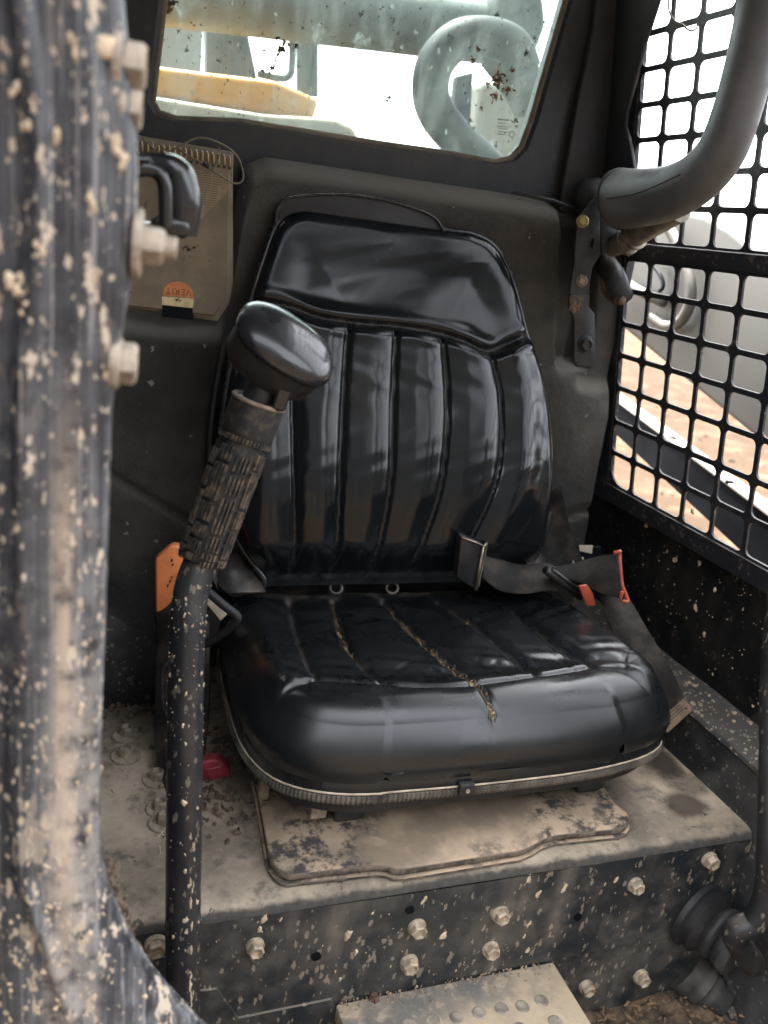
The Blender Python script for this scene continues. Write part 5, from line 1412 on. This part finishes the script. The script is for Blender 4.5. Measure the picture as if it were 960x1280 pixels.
V, F = tube([cp[0], cp[0] + (cp[1] - cp[0]) * .2, cp[1], cp[2]], [.0208, .0228, .0232, .0234], 28); mesh('sleeve_collar', V, F, MAT['grip'], rt, auto=40)
cd_ = nrm(cp[2] - cp[0]); a_, b_ = frame(cd_, (0, 1, 0))
V, F = tube([cp[2] + .0217 * (math.cos(t) * a_ + math.sin(t) * b_) for t in np.linspace(0, 2 * math.pi, 30)[:-1]], .0022, 8, closed=True)
mesh('collar_lip', V, F, simple('chafed_lip', (.22, .155, .115), .8, 0, .3, 100, .2), rt, smooth=True)
kp = at(345, 440, 'y', .712)
V, F = tube([cp[2] - cd_ * .004, cp[2] + cd_ * .012, kp - cd_ * .002], [.015, .0145, .017], 16); mesh('knob_stem', V, F, MAT['knob_base'], rt, auto=50)
V, F = slab([at(px, py, 'y', .690) for px, py in [(352, 470), (372, 470), (356, 516), (340, 512)]], (.0, .010, 0), .0016, 1); mesh('trigger', V, F, MAT['knob'], rt)
# knob: flat-bottomed base with a rounded cap, tilted toward the operator
K = at(357, 431, 'y', .706); kz = nrm((.36, -.55, .75)); kx = nrm(np.cross((0.25, 1, -.1), kz)); ky = np.cross(kz, kx)
# long axis runs from upper left to lower right in the photograph
lx = nrm(at(414, 458, 'y', .700) - at(300, 395, 'y', .706)); kx = nrm(lx - kz * (lx @ kz)); ky = np.cross(kz, kx)
V = []; F = []; nu, nv = 36, 18
def kpt(t, r_, h): 
    ex = abs(math.cos(t)) ** .78 * math.copysign(1, math.cos(t)); ey = abs(math.sin(t)) ** .78 * math.copysign(1, math.sin(t))
    return K + kx * ex * .0460 * r_ + ky * ey * .0355 * r_ + kz * h * 1.1
rings = []
for i in range(nv + 1):
    f = i / nv; rings.append((math.cos(f * math.pi / 2) ** .75, .0150 * math.sin(f * math.pi / 2)))
prof_ = [(.93, -.0022), (.985, -.0022)] + rings
for r_, h in prof_:
    for k in range(nu): V.append(kpt(2 * math.pi * k / nu, max(r_, .002), h))
for i in range(len(prof_) - 1):
    for k in range(nu): F.append((i * nu + k, i * nu + (k + 1) % nu, (i + 1) * nu + (k + 1) % nu, (i + 1) * nu + k))
mesh('knob_cap', V, F, MAT['knob'], rt, smooth=True)
V = []; F = []
for r_, h in [(.90, .002), (.90, -.002), (.93, -.003), (.93, -.006), (.885, -.024), (.82, -.0275), (.5, -.028)]:
    for k in range(nu): V.append(kpt(2 * math.pi * k / nu, r_, h))
for i in range(6):
    for k in range(nu): F.append((i * nu + (k + 1) % nu, i * nu + k, (i + 1) * nu + k, (i + 1) * nu + (k + 1) % nu))
F.append(tuple(6 * nu + k for k in range(nu)))
mesh('knob_base', V, F, MAT['knob_base'], rt, auto=40)

# ================================================================== right control lever and its boots
rt = root('control_lever', 'black right control lever rising out of a folded rubber boot at the lower right', 'control lever', at(870, 1150, 'y', .655))
bc = at(872, 1142, 'y', .655); ba = nrm((.30, -.92, -.10))
prof = [(.046, -.004), (.046, .003), (.040, .006), (.0415, .012), (.043, .016), (.037, .021), (.031, .0245), (.0345, .029), (.036, .033), (.0335, .037), (.029, .040), (.0335, .0435), (.0335, .050), (.031, .056), (.024, .0585), (.016, .060)]
V, F = lathe(bc, ba, prof, 32); mesh('rubber_boot', V, F, MAT['rubber'], rt, auto=60)
V, F = lathe(bc + ba * .0505, ba, [(.030, 0), (.036, .001), (.0365, .008), (.034, .012), (.02, .0135)], 28); mesh('boot_cap', V, F, MAT['rubber_grey'], rt, auto=50)
e0 = bc + ba * .060
rp_ = catmull([e0 - ba * .004, e0 + ba * .018, at(918, 1168, 'y', .575), at(945, 1150, 'y', .565), at(960, 1112, 'y', .565), at(963, 1050, 'y', .572), at(966, 950, 'y', .60), at(968, 850, 'y', .63), at(975, 760, 'y', .66), at(985, 690, 'y', .68)], 10)
V, F = tube(rp_, .0145, 22); mesh('lever_rod', V, F, MAT['rod_paint'], rt, smooth=True)
g0, g1 = rp_[-1], rp_[-1] + np.array([.02, .01, .125])
V, F = tube([g0 + (g1 - g0) * t for t in (-.06, 0, .5, .86, .9, 1.0)], [.018, .0195, .0205, .021, .0228, .0228], 24); mesh('rubber_grip', V, F, MAT['grip'], rt, auto=40)
V, F = tube([g1 - (g1 - g0) * .02, g1 + (g1 - g0) * .14], .014, 16); mesh('knob_stem', V, F, MAT['knob_base'], rt, auto=50)
V, F = lathe(g1 + (g1 - g0) * .12, (-.2, -.3, .9), [(.020, 0), (.034, .004), (.036, .020), (.037, .024), (.034, .034), (.024, .042), (.010, .046)], 28); mesh('knob_cap', V, F, MAT['knob'], rt, auto=50)
V, F = tube([e0 + ba * .006 + .0152 * (math.cos(t) * frame(ba)[0] + math.sin(t) * frame(ba)[1]) for t in np.linspace(0, 2 * math.pi, 24)[:-1]], .0012, 6, closed=True)
mesh('retaining_ring', V, F, MAT['steel'], rt, smooth=True)
rt = root('pedal_rod', 'short rod leaving a small grey ribbed boot below the right lever', 'rod', at(855, 1215, 'y', .655))
bc = at(862, 1216, 'y', .655); ba = nrm((.55, -.62, -.42))
prof = [(.030, -.008), (.030, .006), (.0265, .010), (.0275, .016), (.0285, .021), (.024, .0245), (.0245, .030), (.025, .034), (.021, .038), (.021, .052), (.0175, .0545), (.012, .055)]
V, F = lathe(bc, ba, prof, 28); mesh('ribbed_boot', V, F, MAT['rubber_grey'], rt, auto=60)
V, F = tube([bc + ba * .050, bc + ba * .16], .0105, 16); mesh('rod', V, F, MAT['rod_paint'], rt, auto=50)

# ================================================================== restraint bar in its raised position
XB = .70
rt = root('restraint_bar', 'grey padded restraint bar curving up beside the right wire screen', 'restraint bar', at(770, 250, 'x', XB))
cp_ = [((779, 249), .079), ((800, 248), .075), ((838, 241), .066), ((873, 222), .060), ((901, 190), .056), ((920, 142), .054), ((937, 80), .053), ((950, 20), .053), ((962, -40), .053), ((978, -130), .053)]
P = catmull([at(*p, 'x', XB) for p, _ in cp_], 8); W = np.interp(np.linspace(0, len(cp_) - 1, len(P)), range(len(cp_)), [w_ for _, w_ in cp_])
V, F = tube(P, W / 2, 28); pd = mesh('foam_pad', V, F, MAT['pad'], rt, auto=60)
# open end of the pad and its lengthwise split
V, F = tube(catmull([P[0] + nrm(P[0] - P[1]) * .001 + .0395 * (math.cos(t) * np.array([0, .25, .97]) + math.sin(t) * np.array([1., 0, 0])) for t in np.linspace(0, 2 * math.pi, 26)[:-1]], 1, True), .0025, 6, closed=True); mesh('pad_lip', V, F, MAT['rubber_grey'], pd, smooth=True)
V, F = tube(catmull([at(*p, 'x', XB - .040) for p in [(758, 248), (790, 243), (820, 232), (850, 218)]], 6), .0011, 6); mesh('pad_seam', V, F, MAT['rubber'], pd, smooth=True)
V, F = tube([at(*p, 'x', .722) for p in [(765, 310), (790, 296), (815, 281), (850, 262)]], [.013, .0165, .0165, .0165], 16); mesh('bar_tube', V, F, MAT['steel'], rt, auto=50)
V, F = tube([at(*p, 'x', .722) for p in [(782, 303), (786, 300)]], .0195, 18); mesh('tube_ring', V, F, MAT['steel'], rt, auto=50)
V, F = tube([at(*p, 'x', .722) for p in [(792, 296), (795, 294)]], .0195, 18); mesh('tube_ring', V, F, MAT['steel'], rt, auto=50)
V, F = tube(catmull([at(*p, 'x', .725) for p in [(757, 335), (756, 350), (759, 366), (770, 374), (778, 376)]], 6), .0062, 10); mesh('bent_rod', V, F, MAT['rust'], rt, smooth=True)
V, F = tube([at(*p, 'x', .73) for p in [(752, 325), (768, 345), (778, 372)]], .016, 12); mesh('latch_arm', V, F, MAT['bracket'], rt, smooth=True)
V, F = tube(catmull([at(*p, 'x', .712) for p in [(783, 318), (780, 312), (782, 306), (787, 312), (786, 320), (783, 318)]], 5), .0010, 6); mesh('spring_clip', V, F, MAT['steel'], rt, smooth=True)
# hinge bracket bolted to the liner
YK = 1.095
rt = root('hinge_bracket', 'scuffed dark steel hinge bracket holding the padded restraint bar', 'bracket', at(735, 350, 'y', YK))
poly = [at(px, py, 'y', YK) for px, py in [(722, 275), (746, 243), (750, 244), (751, 318), (741, 335), (738, 352), (737, 375), (720, 392), (714, 384), (713, 362), (718, 330)]]
V, F = slab(poly, (0, .006, 0), .0015, 2); mesh('upper_plate', V, F, MAT['bracket'], rt, auto=40)
poly = [at(px, py, 'y', YK + .002) for px, py in [(749, 246), (771, 270), (777, 276), (776, 289), (752, 307)]]
V, F = slab(poly, (0, .05, 0), .002, 2); mesh('side_lug', V, F, MAT['bracket'], rt, auto=40)
poly = [at(px, py, 'y', YK + .001) for px, py in [(752, 305), (778, 291), (776, 300), (753, 322)]]
V, F = slab(poly, (0, .06, 0), .004, 2); mesh('stop_block', V, F, MAT['rubber'], rt, auto=40)
poly = [at(px, py, 'y', YK - .004) for px, py in [(713, 368), (738, 368), (737, 384), (744, 392), (745, 452), (740, 459), (722, 459), (718, 452), (718, 398), (712, 385)]]
V, F = slab(poly, (0, .008, 0), .0025, 2); mesh('lower_strap', V, F, MAT['bracket'], rt, auto=40)
c = at(718, 380, 'y', YK - .005)
mb = MB()
for i in range(12): blob(mb, at(random.uniform(712, 728), random.uniform(372, 392), 'y', YK - .0042), (0, -1, 0), random.uniform(.002, .005), .0008, 1.4, (0, 0, 1), 8)
mb.build('rust_patch', MAT['rust'], rt, kind='stuff')
put_bolt(rt, at(728, 277, 'y', YK), (-.35, -1, .1), .0072, .010, MAT['bolt_yellow'], 'bolt', flange=1.2)
put_bolt(rt, at(727, 351, 'y', YK - .001), (-.2, -1, 0), .0070, .007, MAT['bolt_old'], 'bolt', flange=1.2)
put_bolt(rt, at(731, 430, 'y', YK - .004), (0, -1, 0), .0098, .009, MAT['rubber'], 'bolt', flange=1.25)
V, F = lathe(at(740, 304, 'y', YK - .0004), (0, -1, 0), [(.0026, 0), (.0026, .0006)], 10); mesh('keyhole', V, F, MAT['rail_dark'], rt)
V, F = slab([at(px, py, 'y', YK - .0008) for px, py in [(737, 308), (741, 297), (743, 299), (741, 311)]], (0, .0005, 0)); mesh('keyhole', V, F, MAT['rail_dark'], rt)
# round rubber bump stop behind the bracket
c = at(735, 250, 'y', 1.16); V, F = lathe(c, (0.1, -1, .1), [(.030, 0), (.030, .014), (.026, .026), (.016, .034), (.004, .037)], 24)
tag(mesh('bump_stop', V, F, MAT['rubber'], None, smooth=True, loc=c), 'round black rubber bump stop behind the bar hinge', 'bump stop')
# belt anchor plate at the right rear corner
YA = 1.04
rt = root('belt_anchor', 'black drilled anchor plate with a pale square painted as daylight in a hole behind the right belt sleeve', 'anchor plate', at(735, 690, 'y', YA))
poly = [at(px, py, 'y', YA) for px, py in [(716, 685), (724, 682), (752, 684), (752, 700), (735, 706), (716, 706)]]
V, F = slab(poly, (0, .005, 0), .001, 1); mesh('plate', V, F, MAT['rail_dark'], rt)
V, F = slab([at(px, py, 'y', YA - .001) for px, py in [(724, 682), (741, 682), (740, 692), (725, 689)]], (0, .0014, 0)); mesh('daylight_patch', V, F, MAT['cream'], rt)  # pale colour stands in for daylight showing through a hole
V, F = lathe(at(728, 698, 'y', YA - .0005), (0, -1, 0), [(.0024, 0), (.0022, .0008)], 10); mesh('pale_rivet', V, F, MAT['cream'], rt)
